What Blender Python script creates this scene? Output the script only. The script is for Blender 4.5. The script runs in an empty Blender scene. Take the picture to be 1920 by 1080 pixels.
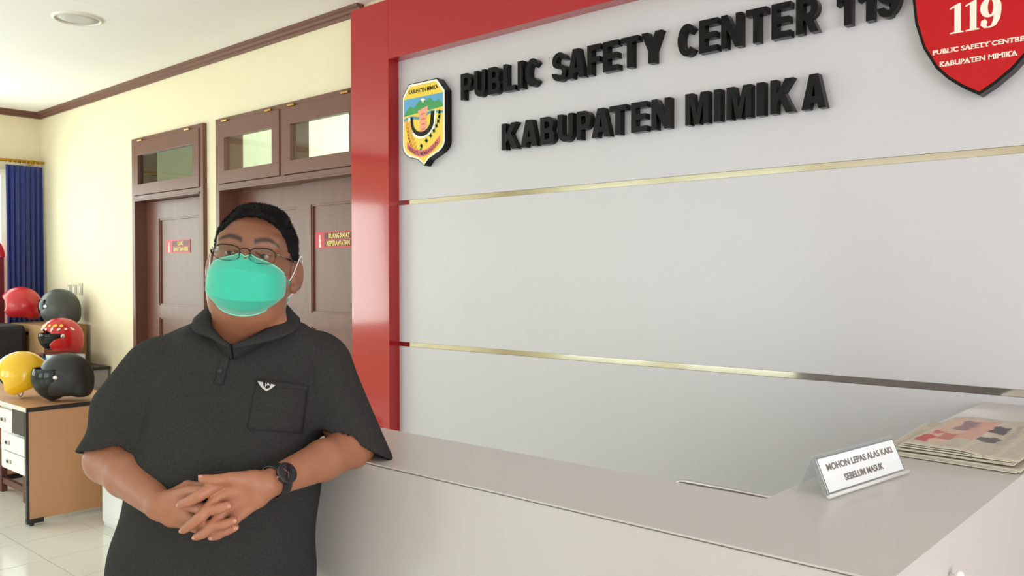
import bpy, bmesh, math, random
import numpy as np
from mathutils import Vector, Matrix
random.seed(7)
C = bpy.context.scene.collection
SC = bpy.context.scene

# ------------------------------------------------------------------ camera
YAW, PITCH, ROLL, FPX, CAMZ = 0.72925435, 0.01545390, 0.00129316, 1598.375, 1.5
cam_rows = np.array([[0.7456841412917278, 0.666298348757058, -0.0012930079800940319],
                     [0.009332456009788534, -0.012384717691810694, -0.999879754786804],
                     [-0.6662342431088663, 0.7455824094030867, -0.015453287606328307]])
cd = bpy.data.cameras.new('camera'); cam = bpy.data.objects.new('camera', cd); C.objects.link(cam)
cd.sensor_width = 36; cd.lens = FPX / 1920 * 36; cd.clip_start = 0.02; cd.clip_end = 200
r_, d_, f_ = cam_rows
cam.matrix_world = Matrix(((r_[0], -d_[0], -f_[0], 0), (r_[1], -d_[1], -f_[1], 0), (r_[2], -d_[2], -f_[2], CAMZ), (0, 0, 0, 1)))
SC.camera = cam

# ------------------------------------------------------------------ exposure, sky, light
SC.view_settings.view_transform = 'Standard'; SC.view_settings.look = 'None'
SC.view_settings.gamma = 1.0; SC.view_settings.exposure = -1.12
SC.view_settings.use_curve_mapping = False
SC.cycles.max_bounces = 10; SC.cycles.diffuse_bounces = 6; SC.cycles.transparent_max_bounces = 12
SC.cycles.caustics_reflective = False; SC.cycles.caustics_refractive = False
w = bpy.data.worlds.new('sky'); SC.world = w; w.use_nodes = True
w.node_tree.nodes['Background'].inputs[0].default_value = (0.97, 0.96, 1.0, 1)
w.node_tree.nodes['Background'].inputs[1].default_value = 3.0

def area(name, loc, direction, sx, sy, power, col=(1, 1, 1)):
    l = bpy.data.lights.new(name, 'AREA'); l.shape = 'RECTANGLE'; l.size = sx; l.size_y = sy
    l.energy = power; l.color = col
    o = bpy.data.objects.new(name, l); C.objects.link(o); o.location = loc
    o.rotation_euler = Vector(direction).to_track_quat('-Z', 'Y').to_euler()
    return o
# daylight through the window of the far end wall, the street front and the entrance beside the counter
area('daylight_end_window', (-8.75, 0.55, 1.65), (1, 0, 0.10), 4.1, 1.7, 360, (1.0, 0.975, 0.975))
area('daylight_street_front', (-6.0, -3.75, 1.5), (0, 1, 0.10), 3.8, 2.3, 370, (0.985, 0.965, 1.0))
area('daylight_front_shop', (-1.9, -3.75, 1.5), (0, 1, 0.05), 3.9, 2.3, 45, (0.985, 0.97, 1.0))
area('daylight_entrance', (2.75, -0.3, 1.45), (-1, 0.1, 0), 3.2, 2.3, 230, (0.99, 0.97, 1.0))
area('back_office_window', (-4.3, 5.35, 1.9), (0, -1, 0.1), 1.6, 1.2, 200, (0.98, 1.0, 0.95))
area('side_office_window', (-6.9, 5.35, 1.7), (0, -1, 0.1), 0.8, 0.8, 26, (0.98, 1.0, 0.9))

# ------------------------------------------------------------------ helpers
def s2l(c):
    return tuple(((v/255)/12.92 if v/255 <= 0.04045 else ((v/255+0.055)/1.055)**2.4) for v in c[:3]) + (1,)

def mat(name, rgb, rough=0.5, metal=0.0, noise=0.0, nscale=30, bump=0.0, bscale=200, coat=0.0, spec=0.5,
        attr=None, sheen=0.0, sss=0.0, stretch=None, coatr=0.05):
    m = bpy.data.materials.new(name); m.use_nodes = True
    nt = m.node_tree; N = nt.nodes; L = nt.links; p = N['Principled BSDF']
    p.inputs['Roughness'].default_value = rough; p.inputs['Metallic'].default_value = metal
    p.inputs['Specular IOR Level'].default_value = spec
    p.inputs['Coat Weight'].default_value = coat; p.inputs['Coat Roughness'].default_value = coatr
    p.inputs['Sheen Weight'].default_value = sheen
    if sss:
        p.inputs['Subsurface Weight'].default_value = sss
        p.inputs['Subsurface Radius'].default_value = (0.012, 0.005, 0.003); p.inputs['Subsurface Scale'].default_value = 1.0
    col = s2l(rgb)
    tc = N.new('ShaderNodeTexCoord'); src = tc.outputs['Object']
    if stretch:
        mp = N.new('ShaderNodeMapping'); mp.inputs['Scale'].default_value = stretch
        L.new(src, mp.inputs[0]); src = mp.outputs[0]
    base = None
    if attr:
        a = N.new('ShaderNodeAttribute'); a.attribute_name = attr; base = a.outputs['Color']
    if noise:
        n = N.new('ShaderNodeTexNoise'); n.inputs['Scale'].default_value = nscale; n.inputs['Detail'].default_value = 4
        L.new(src, n.inputs['Vector'])
        mr = N.new('ShaderNodeMapRange'); mr.inputs[1].default_value = 0.25; mr.inputs[2].default_value = 0.75
        mr.inputs[3].default_value = 1 - noise; mr.inputs[4].default_value = 1 + noise
        L.new(n.outputs['Fac'], mr.inputs[0])
        mx = N.new('ShaderNodeVectorMath'); mx.operation = 'SCALE'
        if base is None: mx.inputs[0].default_value = col[:3]
        else: L.new(base, mx.inputs[0])
        L.new(mr.outputs[0], mx.inputs['Scale']); base = mx.outputs[0]
    if base is not None: L.new(base, p.inputs['Base Color'])
    else: p.inputs['Base Color'].default_value = col
    if bump:
        n2 = N.new('ShaderNodeTexNoise'); n2.inputs['Scale'].default_value = bscale; n2.inputs['Detail'].default_value = 3
        L.new(src, n2.inputs['Vector'])
        b = N.new('ShaderNodeBump'); b.inputs['Strength'].default_value = bump; b.inputs['Distance'].default_value = 0.002
        L.new(n2.outputs['Fac'], b.inputs['Height']); L.new(b.outputs[0], p.inputs['Normal'])
    return m

def glass_mat(name, tint=(235, 245, 240), ior=1.45, rough=0.0, haze=0.0):
    m = bpy.data.materials.new(name); m.use_nodes = True; nt = m.node_tree; N = nt.nodes; L = nt.links
    N.remove(N['Principled BSDF']); out = N['Material Output']
    t = N.new('ShaderNodeBsdfTransparent'); t.inputs[0].default_value = s2l(tint)
    g = N.new('ShaderNodeBsdfGlossy'); g.inputs['Roughness'].default_value = rough
    fr = N.new('ShaderNodeFresnel'); fr.inputs[0].default_value = ior
    ge = N.new('ShaderNodeNewGeometry'); iv = N.new('ShaderNodeMath'); iv.operation = 'SUBTRACT'; iv.inputs[0].default_value = 1
    L.new(ge.outputs['Backfacing'], iv.inputs[1]); mu = N.new('ShaderNodeMath'); mu.operation = 'MULTIPLY'
    L.new(fr.outputs[0], mu.inputs[0]); L.new(iv.outputs[0], mu.inputs[1])
    mx = N.new('ShaderNodeMixShader'); L.new(mu.outputs[0], mx.inputs[0]); L.new(t.outputs[0], mx.inputs[1]); L.new(g.outputs[0], mx.inputs[2])
    res = mx.outputs[0]
    if haze:
        df = N.new('ShaderNodeBsdfDiffuse'); df.inputs[0].default_value = s2l(tint)
        m2 = N.new('ShaderNodeMixShader'); m2.inputs[0].default_value = haze
        L.new(res, m2.inputs[1]); L.new(df.outputs[0], m2.inputs[2]); res = m2.outputs[0]
    L.new(res, out.inputs[0]); return m

def tag(o, label=None, cat=None, group=None, kind=None):
    if label: o['label'] = label
    if cat: o['category'] = cat
    if group: o['group'] = group
    if kind: o['kind'] = kind
    return o

def empty(name, loc, rz=0):
    o = bpy.data.objects.new(name, None); C.objects.link(o); o.location = loc; o.rotation_euler = (0, 0, rz)
    o.empty_display_size = 0.1
    return o

class MB:
    """collects simple solids in one bmesh"""
    def __init__(s): s.bm = bmesh.new()
    def box(s, lo, hi, M=None):
        v = []
        for x in (lo[0], hi[0]):
            for y in (lo[1], hi[1]):
                for z in (lo[2], hi[2]):
                    p = Vector((x, y, z)); v.append(s.bm.verts.new(M @ p if M else p))
        for f in ((0, 1, 3, 2), (4, 6, 7, 5), (0, 4, 5, 1), (2, 3, 7, 6), (0, 2, 6, 4), (1, 5, 7, 3)):
            s.bm.faces.new([v[i] for i in f])
        return s
    def prism(s, pts, f0, f1):
        """polygon pts mapped by f0 (back) and f1 (front) into 3-D"""
        a = [s.bm.verts.new(f0(p)) for p in pts]; b = [s.bm.verts.new(f1(p)) for p in pts]
        n = len(pts)
        for i in range(n): s.bm.faces.new((a[i], a[(i+1) % n], b[(i+1) % n], b[i]))
        s.bm.faces.new(b); s.bm.faces.new(a[::-1])
        return s
    def tube(s, pts, r, seg=10, caps=True, flat=1.0, up=None):
        pts = [Vector(p) for p in pts]; n = len(pts)
        rr = r if isinstance(r, (list, tuple)) else [r]*n
        rings = []; prev = None
        for i, p in enumerate(pts):
            t = (pts[min(i+1, n-1)] - pts[max(i-1, 0)]).normalized()
            if prev is None:
                ref = Vector(up) if up else (Vector((0, 0, 1)) if abs(t.z) < .9 else Vector((1, 0, 0)))
                a = t.cross(ref).normalized()
            else: a = (prev - t*prev.dot(t)).normalized()
            prev = a; b = t.cross(a)
            rings.append([s.bm.verts.new(p + (a*math.cos(2*math.pi*k/seg) + b*math.sin(2*math.pi*k/seg)*flat)*rr[i]) for k in range(seg)])
        for i in range(n-1):
            for k in range(seg):
                s.bm.faces.new((rings[i][k], rings[i][(k+1) % seg], rings[i+1][(k+1) % seg], rings[i+1][k]))
        if caps: s.bm.faces.new(rings[0][::-1]); s.bm.faces.new(rings[-1])
        return s
    def ring(s, pts, r, seg=8):
        """closed tube"""
        pts = [Vector(p) for p in pts]; n = len(pts); rings = []
        c = sum(pts, Vector())/n
        nrm = Vector()
        for i in range(n): nrm += (pts[i]-c).cross(pts[(i+1) % n]-c)
        nrm.normalize()
        for i, p in enumerate(pts):
            t = (pts[(i+1) % n]-pts[i-1]).normalized(); a = nrm; b = t.cross(a).normalized()
            rings.append([s.bm.verts.new(p+(a*math.cos(2*math.pi*k/seg)+b*math.sin(2*math.pi*k/seg))*r) for k in range(seg)])
        for i in range(n):
            for k in range(seg):
                s.bm.faces.new((rings[i][k], rings[i][(k+1) % seg], rings[(i+1) % n][(k+1) % seg], rings[(i+1) % n][k]))
        return s
    def lathe(s, prof, M=None, seg=32):
        """prof list of (r, z)"""
        rings = []
        for r, z in prof:
            if r < 1e-6: rings.append([s.bm.verts.new(M @ Vector((0, 0, z)) if M else (0, 0, z))])
            else:
                ring = []
                for k in range(seg):
                    p = Vector((r*math.cos(2*math.pi*k/seg), r*math.sin(2*math.pi*k/seg), z)); ring.append(s.bm.verts.new(M @ p if M else p))
                rings.append(ring)
        for a, b in zip(rings, rings[1:]):
            if len(a) == 1 and len(b) == 1: continue
            if len(a) == 1:
                for k in range(seg): s.bm.faces.new((a[0], b[k], b[(k+1) % seg]))
            elif len(b) == 1:
                for k in range(seg): s.bm.faces.new((a[k], a[(k+1) % seg], b[0]))
            else:
                for k in range(seg): s.bm.faces.new((a[k], a[(k+1) % seg], b[(k+1) % seg], b[k]))
        return s
    def build(s, name, m, parent=None, bev=0, smooth=False, world=True):
        bmesh.ops.recalc_face_normals(s.bm, faces=s.bm.faces)
        if smooth:
            for f in s.bm.faces: f.smooth = True
        me = bpy.data.meshes.new(name); s.bm.to_mesh(me); s.bm.free()
        return link(name, me, m, parent, bev, world)

def link(name, me, m, parent=None, bev=0, world=True):
    """geometry is given in world coordinates; under a parent it is moved into the parent's space"""
    o = bpy.data.objects.new(name, me); C.objects.link(o)
    if m: me.materials.append(m)
    if parent is not None:
        o.parent = parent
        if world:
            me.transform(root_matrix(parent).inverted())
    if bev:
        b = o.modifiers.new('bevel', 'BEVEL'); b.width = bev; b.segments = 2; b.limit_method = 'ANGLE'; b.angle_limit = 0.6
    return o

def root_matrix(o):
    M = Matrix.Identity(4)
    while o is not None:
        M = (Matrix.Translation(o.location) @ o.rotation_euler.to_matrix().to_4x4()) @ M; o = o.parent
    return M

def shade_smooth_auto(o, ang=40):
    me = o.data
    for p in me.polygons: p.use_smooth = True
    try: me.set_sharp_from_angle(angle=math.radians(ang))
    except Exception: pass
    return o

def text_mesh(txt, offset=0.0, extrude=0.0, res=6, spacing=1.0):
    """a text outline as a mesh whose bounding box is 0..1 by 0..1, depth 0..1 when extruded"""
    cu = bpy.data.curves.new('lettering', 'FONT'); cu.body = txt; cu.size = 1; cu.offset = offset
    cu.extrude = extrude; cu.resolution_u = res; cu.space_character = spacing
    o = bpy.data.objects.new('lettering', cu); C.objects.link(o)
    bpy.context.view_layer.update()
    me = bpy.data.meshes.new_from_object(o.evaluated_get(bpy.context.evaluated_depsgraph_get()))
    bpy.data.objects.remove(o); bpy.data.curves.remove(cu)
    co = np.empty(len(me.vertices)*3); me.vertices.foreach_get('co', co); co = co.reshape(-1, 3)
    lo, hi = co.min(0), co.max(0); asp = (hi[0]-lo[0])/(hi[1]-lo[1])
    ext = hi-lo; ext[ext < 1e-9] = 1
    me.vertices.foreach_set('co', ((co-lo)/ext).ravel()); me['asp'] = asp
    me.materials.clear()
    return me

def warp(me, fn):
    co = np.empty(len(me.vertices)*3); me.vertices.foreach_get('co', co); co = co.reshape(-1, 3)
    me.vertices.foreach_set('co', np.ascontiguousarray(fn(co)).ravel()); me.update(); return me

def join_meshes(name, mes):
    vs, fs, n = [], [], 0
    for me in mes:
        vs += [tuple(v.co) for v in me.vertices]; fs += [tuple(i+n for i in p.vertices) for p in me.polygons]; n = len(vs)
    r = bpy.data.meshes.new(name); r.from_pydata(vs, [], fs); return r

# ------------------------------------------------------------------ materials
M_WALL = mat('cream_paint', (228, 216, 187), 0.7, noise=0.02, nscale=3, bump=0.05, bscale=60)
M_WALLOFF = mat('office_paint', (224, 226, 208), 0.7, noise=0.02, nscale=3)
M_CEIL = mat('ceiling_white', (246, 243, 240), 0.8, noise=0.01, nscale=2)
M_GROUT = mat('grout', (150, 145, 138), 0.8)
M_TILE = mat('white_tile', (224, 221, 214), 0.22, noise=0.02, nscale=6, coat=0.3)
M_BROWN = mat('brown_paint', (112, 72, 60), 0.34, spec=.3, noise=0.10, nscale=14, stretch=(1, 1, 0.15), bump=0.25, bscale=45)
M_BROWNF = mat('brown_frame_paint', (114, 78, 67), 0.36, spec=.25, noise=0.04, nscale=12, bump=0.08, bscale=60)
M_BRASS = mat('brass', (205, 160, 90), 0.25, metal=1.0)
M_RED = mat('red_composite_panel', (168, 18, 26), 0.12, noise=0.02, nscale=4, coat=0.4, bump=0.0)
M_PANEL = mat('white_composite_panel', (199, 197, 203), 0.32, noise=0.01, nscale=3)
M_STRIP = mat('polished_steel', (215, 213, 208), 0.08, metal=1.0)
M_COUNTER = mat('white_laminate', (185, 182, 179), 0.3, noise=0.01, nscale=5, coat=0.2, coatr=0.12)
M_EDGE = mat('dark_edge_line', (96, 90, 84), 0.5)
M_BLACK = mat('black_acrylic', (9, 9, 9), 0.16, spec=.22)
M_BLACKP = mat('black_plastic', (28, 27, 27), 0.35, noise=0.1)
M_GLASS = glass_mat('window_glass')
M_CHROME = mat('chrome', (225, 225, 225), 0.12, metal=1.0)
M_WHITE = mat('white_plastic', (235, 233, 230), 0.35)
# ------------------------------------------------------------------ room
WY = 3.0           # face of the wall with the doors
EX = -8.54         # face of the far end wall
HC = 3.0           # ceiling
FY, RX = -3.5, 2.5 # street front and entrance side

fl = MB().box((EX-.2, FY-.2, -.12), (RX+.2, 5.6, -.004)).build('floor', M_GROUT); tag(fl, kind='structure')
X0, Y0, TS, G = -4.82, 2.10, 0.4, 0.0022
tile_me = None; rest = MB()
for i in range(-10, 19):
    for j in range(-15, 4):
        x, y = X0+i*TS, Y0+j*TS
        lo = (max(x, EX)+G, max(y, FY)+G, -.004); hi = (min(x+TS, RX)-G, min(y+TS, WY)-G, 0)
        if hi[0]-lo[0] < .01 or hi[1]-lo[1] < .01: continue
        full = hi[0]-lo[0] > TS-.01 and hi[1]-lo[1] > TS-.01
        if x < -3.7 and y > -.5:
            if full:
                if tile_me is None:
                    o = MB().box((G, G, -.004), (TS-G, TS-G, 0)).build('tile', M_TILE, fl, world=False); tile_me = o.data
                else:
                    o = bpy.data.objects.new('tile', tile_me); C.objects.link(o); o.parent = fl
                o.location = (x, y, 0)
            else: MB().box(lo, hi).build('tile', M_TILE, fl)
        else: rest.box(lo, hi)
o = rest.build('tile_field', M_TILE, fl); o['kind'] = 'stuff'

def wall_boxes(axis, at, thick, a0, a1, z0, z1, holes):
    """wall slab built round rectangular holes (a0,a1,z0,z1); axis 'x' runs along X"""
    mb = MB(); cuts = sorted(set([a0, a1]+[h[0] for h in holes]+[h[1] for h in holes]))
    for s, e in zip(cuts, cuts[1:]):
        hs = sorted([(h[2], h[3]) for h in holes if h[0] <= s+1e-6 and h[1] >= e-1e-6]); z = z0
        segs = []
        for b, t in hs:
            if b > z+1e-6: segs.append((z, b))
            z = t
        if z < z1-1e-6: segs.append((z, z1))
        for b, t in segs:
            if axis == 'x': mb.box((s, at, b), (e, at+thick, t))
            else: mb.box((at, s, b), (at+thick, e, t))
    return mb
o = wall_boxes('x', WY, .15, EX-.15, RX+.15, 0, HC, [(-6.59, -5.52, 0, 2.54), (-5.33, -3.75, 0, 2.54)]).build('wall_back', M_WALL); tag(o, kind='structure')
o = wall_boxes('y', EX-.15, .15, FY, WY, 0, HC, [(-1.5, 2.72, .85, 2.45)]).build('wall_left', M_WALL); tag(o, kind='structure')
o = wall_boxes('x', FY-.15, .15, EX-.15, RX+.15, 0, HC, [(-7.6, -6.0, .4, 2.6), (-5.6, -4.0, .4, 2.6), (-3.6, -2.0, 0, 2.6), (-1.6, .0, .4, 2.6)]).build('wall_front', M_WALL); tag(o, kind='structure')
o = wall_boxes('y', RX, .15, FY, WY, 0, HC, [(-1.9, 1.3, 0, 2.6)]).build('wall_right', M_WALL); tag(o, kind='structure')
# offices behind the doors
mb = MB().box((-7.6, 5.4, 0), (-2.6, 5.5, HC)).box((-5.47, 3.15, 0), (-5.38, 5.4, HC)).box((-7.7, 3.15, 0), (-7.6, 5.5, HC)).box((-2.7, 3.15, 0), (-2.6, 5.4, HC))
o = mb.build('wall_office', M_WALLOFF); tag(o, kind='structure')
# ceiling boards
cl = MB().box((EX-.15, FY-.15, HC+.006), (RX+.15, 5.5, HC+.1)).build('ceiling', M_GROUT); tag(cl, kind='structure')
bx = [EX-.1, -7.29, -4.89, -2.49, -.09, RX+.1]
for a, b in zip(bx, bx[1:]):
    MB().box((a+.001, FY-.1, HC), (b-.001, 5.45, HC+.006)).build('ceiling_board', M_CEIL, cl)
# crown moulding
def crown(name, axis, at, sgn, a0, a1):
    prof = [(0, 0), (0.012, 0), (0.016, .016), (0.03, .020), (0.034, .034), (0.05, .040), (0.052, .054), (0, .054)]
    mb = MB()
    if axis == 'x': mb.prism(prof, lambda p: (a0, at+sgn*p[0], 2.946+p[1]), lambda p: (a1, at+sgn*p[0], 2.946+p[1]))
    else: mb.prism(prof, lambda p: (at+sgn*p[0], a0, 2.946+p[1]), lambda p: (at+sgn*p[0], a1, 2.946+p[1]))
    tag(mb.build(name, M_BROWNF), kind='structure')
crown('trim_1', 'x', WY, -1, EX, -3.78)
crown('trim_2', 'y', EX, 1, FY, WY)

# windows (frames and panes)
def window_y(name, x, y0, y1, z0, z1, n, m=M_WHITE, t=.04):
    e = MB()
    e.box((x, y0, z0), (x+.06, y1, z0+t)).box((x, y0, z1-t), (x+.06, y1, z1))
    for k in range(n+1):
        yy = y0+(y1-y0-t)*k/n; e.box((x, yy, z0+t), (x+.06, yy+t, z1-t))
    o = e.build(name, m); tag(o, kind='structure')
    for k in range(n):
        a = y0+(y1-y0-t)*k/n+t; b = y0+(y1-y0-t)*(k+1)/n
        MB().box((x+.025, a, z0+t), (x+.031, b, z1-t)).build('pane', M_GLASS, o)
def window_x(name, y, x0, x1, z0, z1, n, m=M_WHITE, t=.05):
    e = MB(); e.box((x0, y, z0), (x1, y+.06, z0+t)).box((x0, y, z1-t), (x1, y+.06, z1))
    for k in range(n+1):
        xx = x0+(x1-x0-t)*k/n; e.box((xx, y, z0+t), (xx+t, y+.06, z1-t))
    o = e.build(name, m); tag(o, kind='structure')
    for k in range(n):
        a = x0+(x1-x0-t)*k/n+t; b = x0+(x1-x0-t)*(k+1)/n
        MB().box((a, y+.025, z0+t), (b, y+.031, z1-t)).build('pane', M_GLASS, o)
window_y('window_1', EX-.12, -1.5, 2.72, .85, 2.45, 4)
window_x('window_2', FY-.12, -7.6, -6.0, .4, 2.6, 2)
window_x('window_3', FY-.12, -5.6, -4.0, .4, 2.6, 2)
window_x('window_4', FY-.12, -1.6, .0, .4, 2.6, 2)
# road-red poster seen on the end window (arc)
arc = [(math.cos(t), math.sin(t)) for t in np.linspace(0, math.pi, 18)]

# ------------------------------------------------------------------ doors on the back wall
def panel_door(name, root, x0, x1, yf, pz, stile, m=M_BROWN, label=None):
    """leaf with stiles, rails and recessed panels; pz = list of (z0,z1) panels"""
    e = MB(); z1 = 2.065; xa, xb = x0+stile[0], x1-stile[1]
    e.box((x0, yf, .01), (xa, yf+.04, z1)).box((xb, yf, .01), (x1, yf+.04, z1))
    zs = [.01]+[v for p in pz for v in p]+[z1]
    for a, b in zip(zs[::2], zs[1::2]): e.box((xa, yf, a), (xb, yf+.04, b))
    o = e.build(name, m, root)
    for a, b in pz:
        p = MB(); p.box((xa, yf+.016, a), (xb, yf+.026, b))
        po = p.build('door_panel', m, o)
        k = MB(); t = .012
        for (u0, u1, v0, v1) in ((xa, xb, a, a+t), (xa, xb, b-t, b), (xa, xa+t, a+t, b-t), (xb-t, xb, a+t, b-t)):
            k.box((u0, yf+.006, v0), (u1, yf+.017, v1))
        k.build('moulding', m, o)
    return o
def hinge(x, z, root):
    mb = MB()
    for k in range(3):
        M = Matrix.Translation((x-.034+k*.0225, 2.958, z)) @ Matrix.Rotation(math.pi/2, 4, 'Y')
        mb.lathe([(0, 0), (.0075, 0), (.0075, .0205), (0, .0205)], M, 10)
    mb.build('hinge', M_BRASS, root, smooth=False)
def transom(root, x0, x1, gx0, gx1):
    e = MB(); z0, z1, g0, g1 = 2.113, 2.520, 2.195, 2.415; y0, y1 = 2.962, 2.998
    e.box((x0, y0, z0), (x1, y1, g0)).box((x0, y0, g1), (x1, y1, z1)).box((x0, y0, g0), (gx0, y1, g1)).box((gx1, y0, g0), (x1, y1, g1))
    o = e.build('transom_sash', M_BROWNF, root, bev=.002)
    MB().box((gx0, 2.984, g0), (gx1, 2.988, g1)).build('pane', M_GLASS, o)
    hinge(x0+.13*(x1-x0), 2.527, root); hinge(x1-.15*(x1-x0), 2.527, root)
def door_frame(name, x0, x1, t=.048, mull=None):
    root = empty(name, ((x0+x1)/2, WY, 0)); tag(root, kind='structure')
    e = MB(); ya, yb = 2.97, 3.15
    e.box((x0, ya, 0), (x0+t, yb, 2.55)); e.build('jamb', M_BROWNF, root, bev=.002)
    e = MB(); e.box((x1-t, ya, 0), (x1, yb, 2.55)); e.build('jamb', M_BROWNF, root, bev=.002)
    e = MB(); e.box((x0+t, ya, 2.52), (x1-t, yb, 2.55)).box((x0+t, ya, 2.07), (x1-t, yb, 2.11)).box((x0+t, 2.962, 2.066), (x1-t, ya, 2.078))
    e.build('head_rail', M_BROWNF, root, bev=.002)
    if mull: MB().box((mull[0], ya, 2.11), (mull[1], yb, 2.52)).build('mullion', M_BROWNF, root, bev=.002)
    return root
d1 = door_frame('door_1', -6.602, -5.509)
transom(d1, -6.562, -5.553, -6.482, -5.643)
panel_door('door_leaf', d1, -6.553, -5.557, 3.062, [(.2, 1.18), (1.272, 1.93)], (.2, .19))
d2 = door_frame('door_2', -5.340, -3.742, mull=(-4.566, -4.52))
transom(d2, -5.292, -4.566, -5.214, -4.649); transom(d2, -4.52, -3.79, -4.446, -3.872)
panel_door('door_leaf', d2, -5.292, -4.505, 3.112, [(.2, 1.18), (1.272, 1.93)], (.11, .10))
panel_door('door_leaf', d2, -4.470, -3.79, 3.062, [(.2, 1.187), (1.268, 1.93)], (.09, .09))
MB().box((-4.505, 3.13, .01), (-4.47, 3.145, 2.065)).build('astragal', M_BLACKP, d2)
# lock handle of door 1
def lever(x, z, root, s=1):
    e = MB(); e.box((x-.02, 3.055, z-.09), (x+.02, 3.062, z+.09)); e.tube([(x, 3.056, z+.03), (x, 3.01, z+.03), (x-s*.1, 3.01, z+.03)], .008, 8)
    e.build('door_handle', M_BRASS, root, smooth=False)
lever(-5.62, 1.02, d1); lever(-4.43, 1.02, d2, -1)

# door signs
M_SIGNRED = mat('sign_red', (196, 14, 28), 0.4, spec=.3, noise=.08, nscale=20)
M_SIGNDK = mat('sign_maroon', (92, 26, 26), 0.45, spec=.3, noise=.1, nscale=20)
M_GOLD = mat('sign_gold', (235, 200, 90), 0.4)
M_SIGNPINK = mat('sign_pale_print', (250, 205, 200), 0.4)
def flat_text(txt, x0, x1, z0, z1, y, m, parent, offset=.02, depth=.001, name='lettering'):
    me = warp(text_mesh(txt, offset, .02), lambda c: np.stack([x0+c[:, 0]*(x1-x0), y-c[:, 2]*depth, z0+c[:, 1]*(z1-z0)], 1))
    return link(name, me, m, parent)
def door_sign(x0, x1, z0, z1, yf, l1, l2, label):
    root = empty('door_sign', ((x0+x1)/2, yf, z0)); tag(root, label, 'sign'); w = x1-x0; h = z1-z0
    MB().box((x0, yf-.004, z0), (x1, yf, z1)).build('plate', M_SIGNRED, root)
    xa = x0+.25*w
    MB().box((xa, yf-.0048, z0+.54*h), (x1-.03*w, yf-.004, z1-.08*h)).box((xa, yf-.0048, z0+.10*h), (x1-.03*w, yf-.004, z0+.48*h)).build('dark_band', M_SIGNDK, root)
    # white emblem figure at the end of the plate: head, torso, flared base
    cx = x0+.13*w
    fig = [(-.03, 0), (.035, 0), (.022, .35), (.03, .5), (.012, .62), (.018, .8), (0, .95), (-.018, .8), (-.012, .62), (-.03, .5), (-.015, .3)]
    MB().prism(fig, lambda p: (cx+p[0]*w, yf-.004, z0+(.06+.85*p[1])*h), lambda p: (cx+p[0]*w, yf-.0052, z0+(.06+.85*p[1])*h)).build('emblem', M_SIGNPINK, root)
    flat_text(l1, x0+l1x[0]*w, x0+l1x[1]*w, z0+.58*h, z0+.88*h, yf-.0048, M_GOLD, root)
    flat_text(l2, x0+.32*w, x0+.93*w, z0+.14*h, z0+.44*h, yf-.0048, M_GOLD, root)
# (signs hang on the door panels)
def S(x, y, Y):   # helper turning a measured photo position on the plane y=Y into x,z
    c = np.array([(x-960)/FPX, (y-540)/FPX, 1.]); v = cam_rows.T @ c; v = v*(Y/v[1]); return v[0], v[2]+CAMZ
l1x = (.5, .72); x0, zt = S(312, 451, 3.077); x1, _ = S(357, 450, 3.077); _, zb = S(312, 475, 3.077)
door_sign(x0, x1, zb, zt, 3.078, 'RUANG', 'GAWAT DAN KRISIS', 'small red door sign with gold lettering on the single panelled door')
l1x = (.38, .93); x0, zt = S(592, 435.5, 3.077); x1, _ = S(662, 436, 3.077); _, zb = S(592, 466, 3.077)
door_sign(x0, x1, zb, zt, 3.078, 'RUANG RAPAT', 'KEPERAWATAN', 'red door sign reading RUANG RAPAT in gold on the double door')

# downlight
def downlight():
    r = empty('ceiling_light', (-5.22, 2.04, HC)); tag(r, 'round white recessed ceiling light, switched off', 'light')
    M = Matrix.Translation((-5.22, 2.04, 0))
    MB().lathe([(.118, HC+.0), (.118, HC-.008), (.124, HC-.012), (.134, HC-.008), (.138, HC)], M, 40).build('trim_ring', mat('ring_white', (228, 224, 212), .5), r, smooth=True)
    MB().lathe([(0, HC-.004), (.06, HC-.0045), (.118, HC-.002), (.118, HC), (0, HC)], M, 40).build('diffuser', mat('diffuser', (205, 203, 198), .6), r, smooth=True)
downlight()

# sockets on the back wall by the corner
for k, (px, hh) in enumerate(((130, 0), (140, 0), (151, .01))):
    x, z = S(px, 543, 2.995)
    r = empty('wall_switch', (x, WY, z)); tag(r, ['white wall switch nearest the window corner', 'middle one of the three wall switches', 'wall switch of the three nearest the single door'][k], 'switch', 'wall switches')
    MB().box((x-.034, WY-.008, z-.045), (x+.034, WY, z+.045+hh)).build('plate', mat('switch_plate', (196, 184, 166), .4), r, bev=.002)
    MB().box((x-.015, WY-.013, z-.025), (x+.015, WY-.008, z+.025)).build('rocker', M_WHITE, r, bev=.001)

# ------------------------------------------------------------------ sign wall behind the counter
YP = 2.970; YR = 2.900; XR = 1.05
sw = empty('sign_wall', (-1.3, WY, 0)); tag(sw, 'red framed white panelled sign wall behind the reception counter', 'wall sign')
MB().box((-3.77, YR, 0), (-3.455, WY, 2.938)).build('frame_post', M_RED, sw, bev=.0015)
MB().box((XR, YR, 0), (XR+.33, WY, 2.938)).build('frame_post', M_RED, sw, bev=.0015)
MB().box((-3.455, YR, 2.626), (XR, WY, 2.938)).build('frame_beam', M_RED, sw, bev=.0015)
for a, b in ((0, 1.1235), (1.1475, 1.868), (1.892, 2.626)):
    MB().box((-3.455, YP, a), (XR, WY, b)).build('white_panel', M_PANEL, sw)
for a, b in ((1.1235, 1.1475), (1.868, 1.892)):
    MB().box((-3.455, YP+.002, a+.001), (XR, WY, b-.001)).build('steel_strip', M_STRIP, sw)

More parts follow.
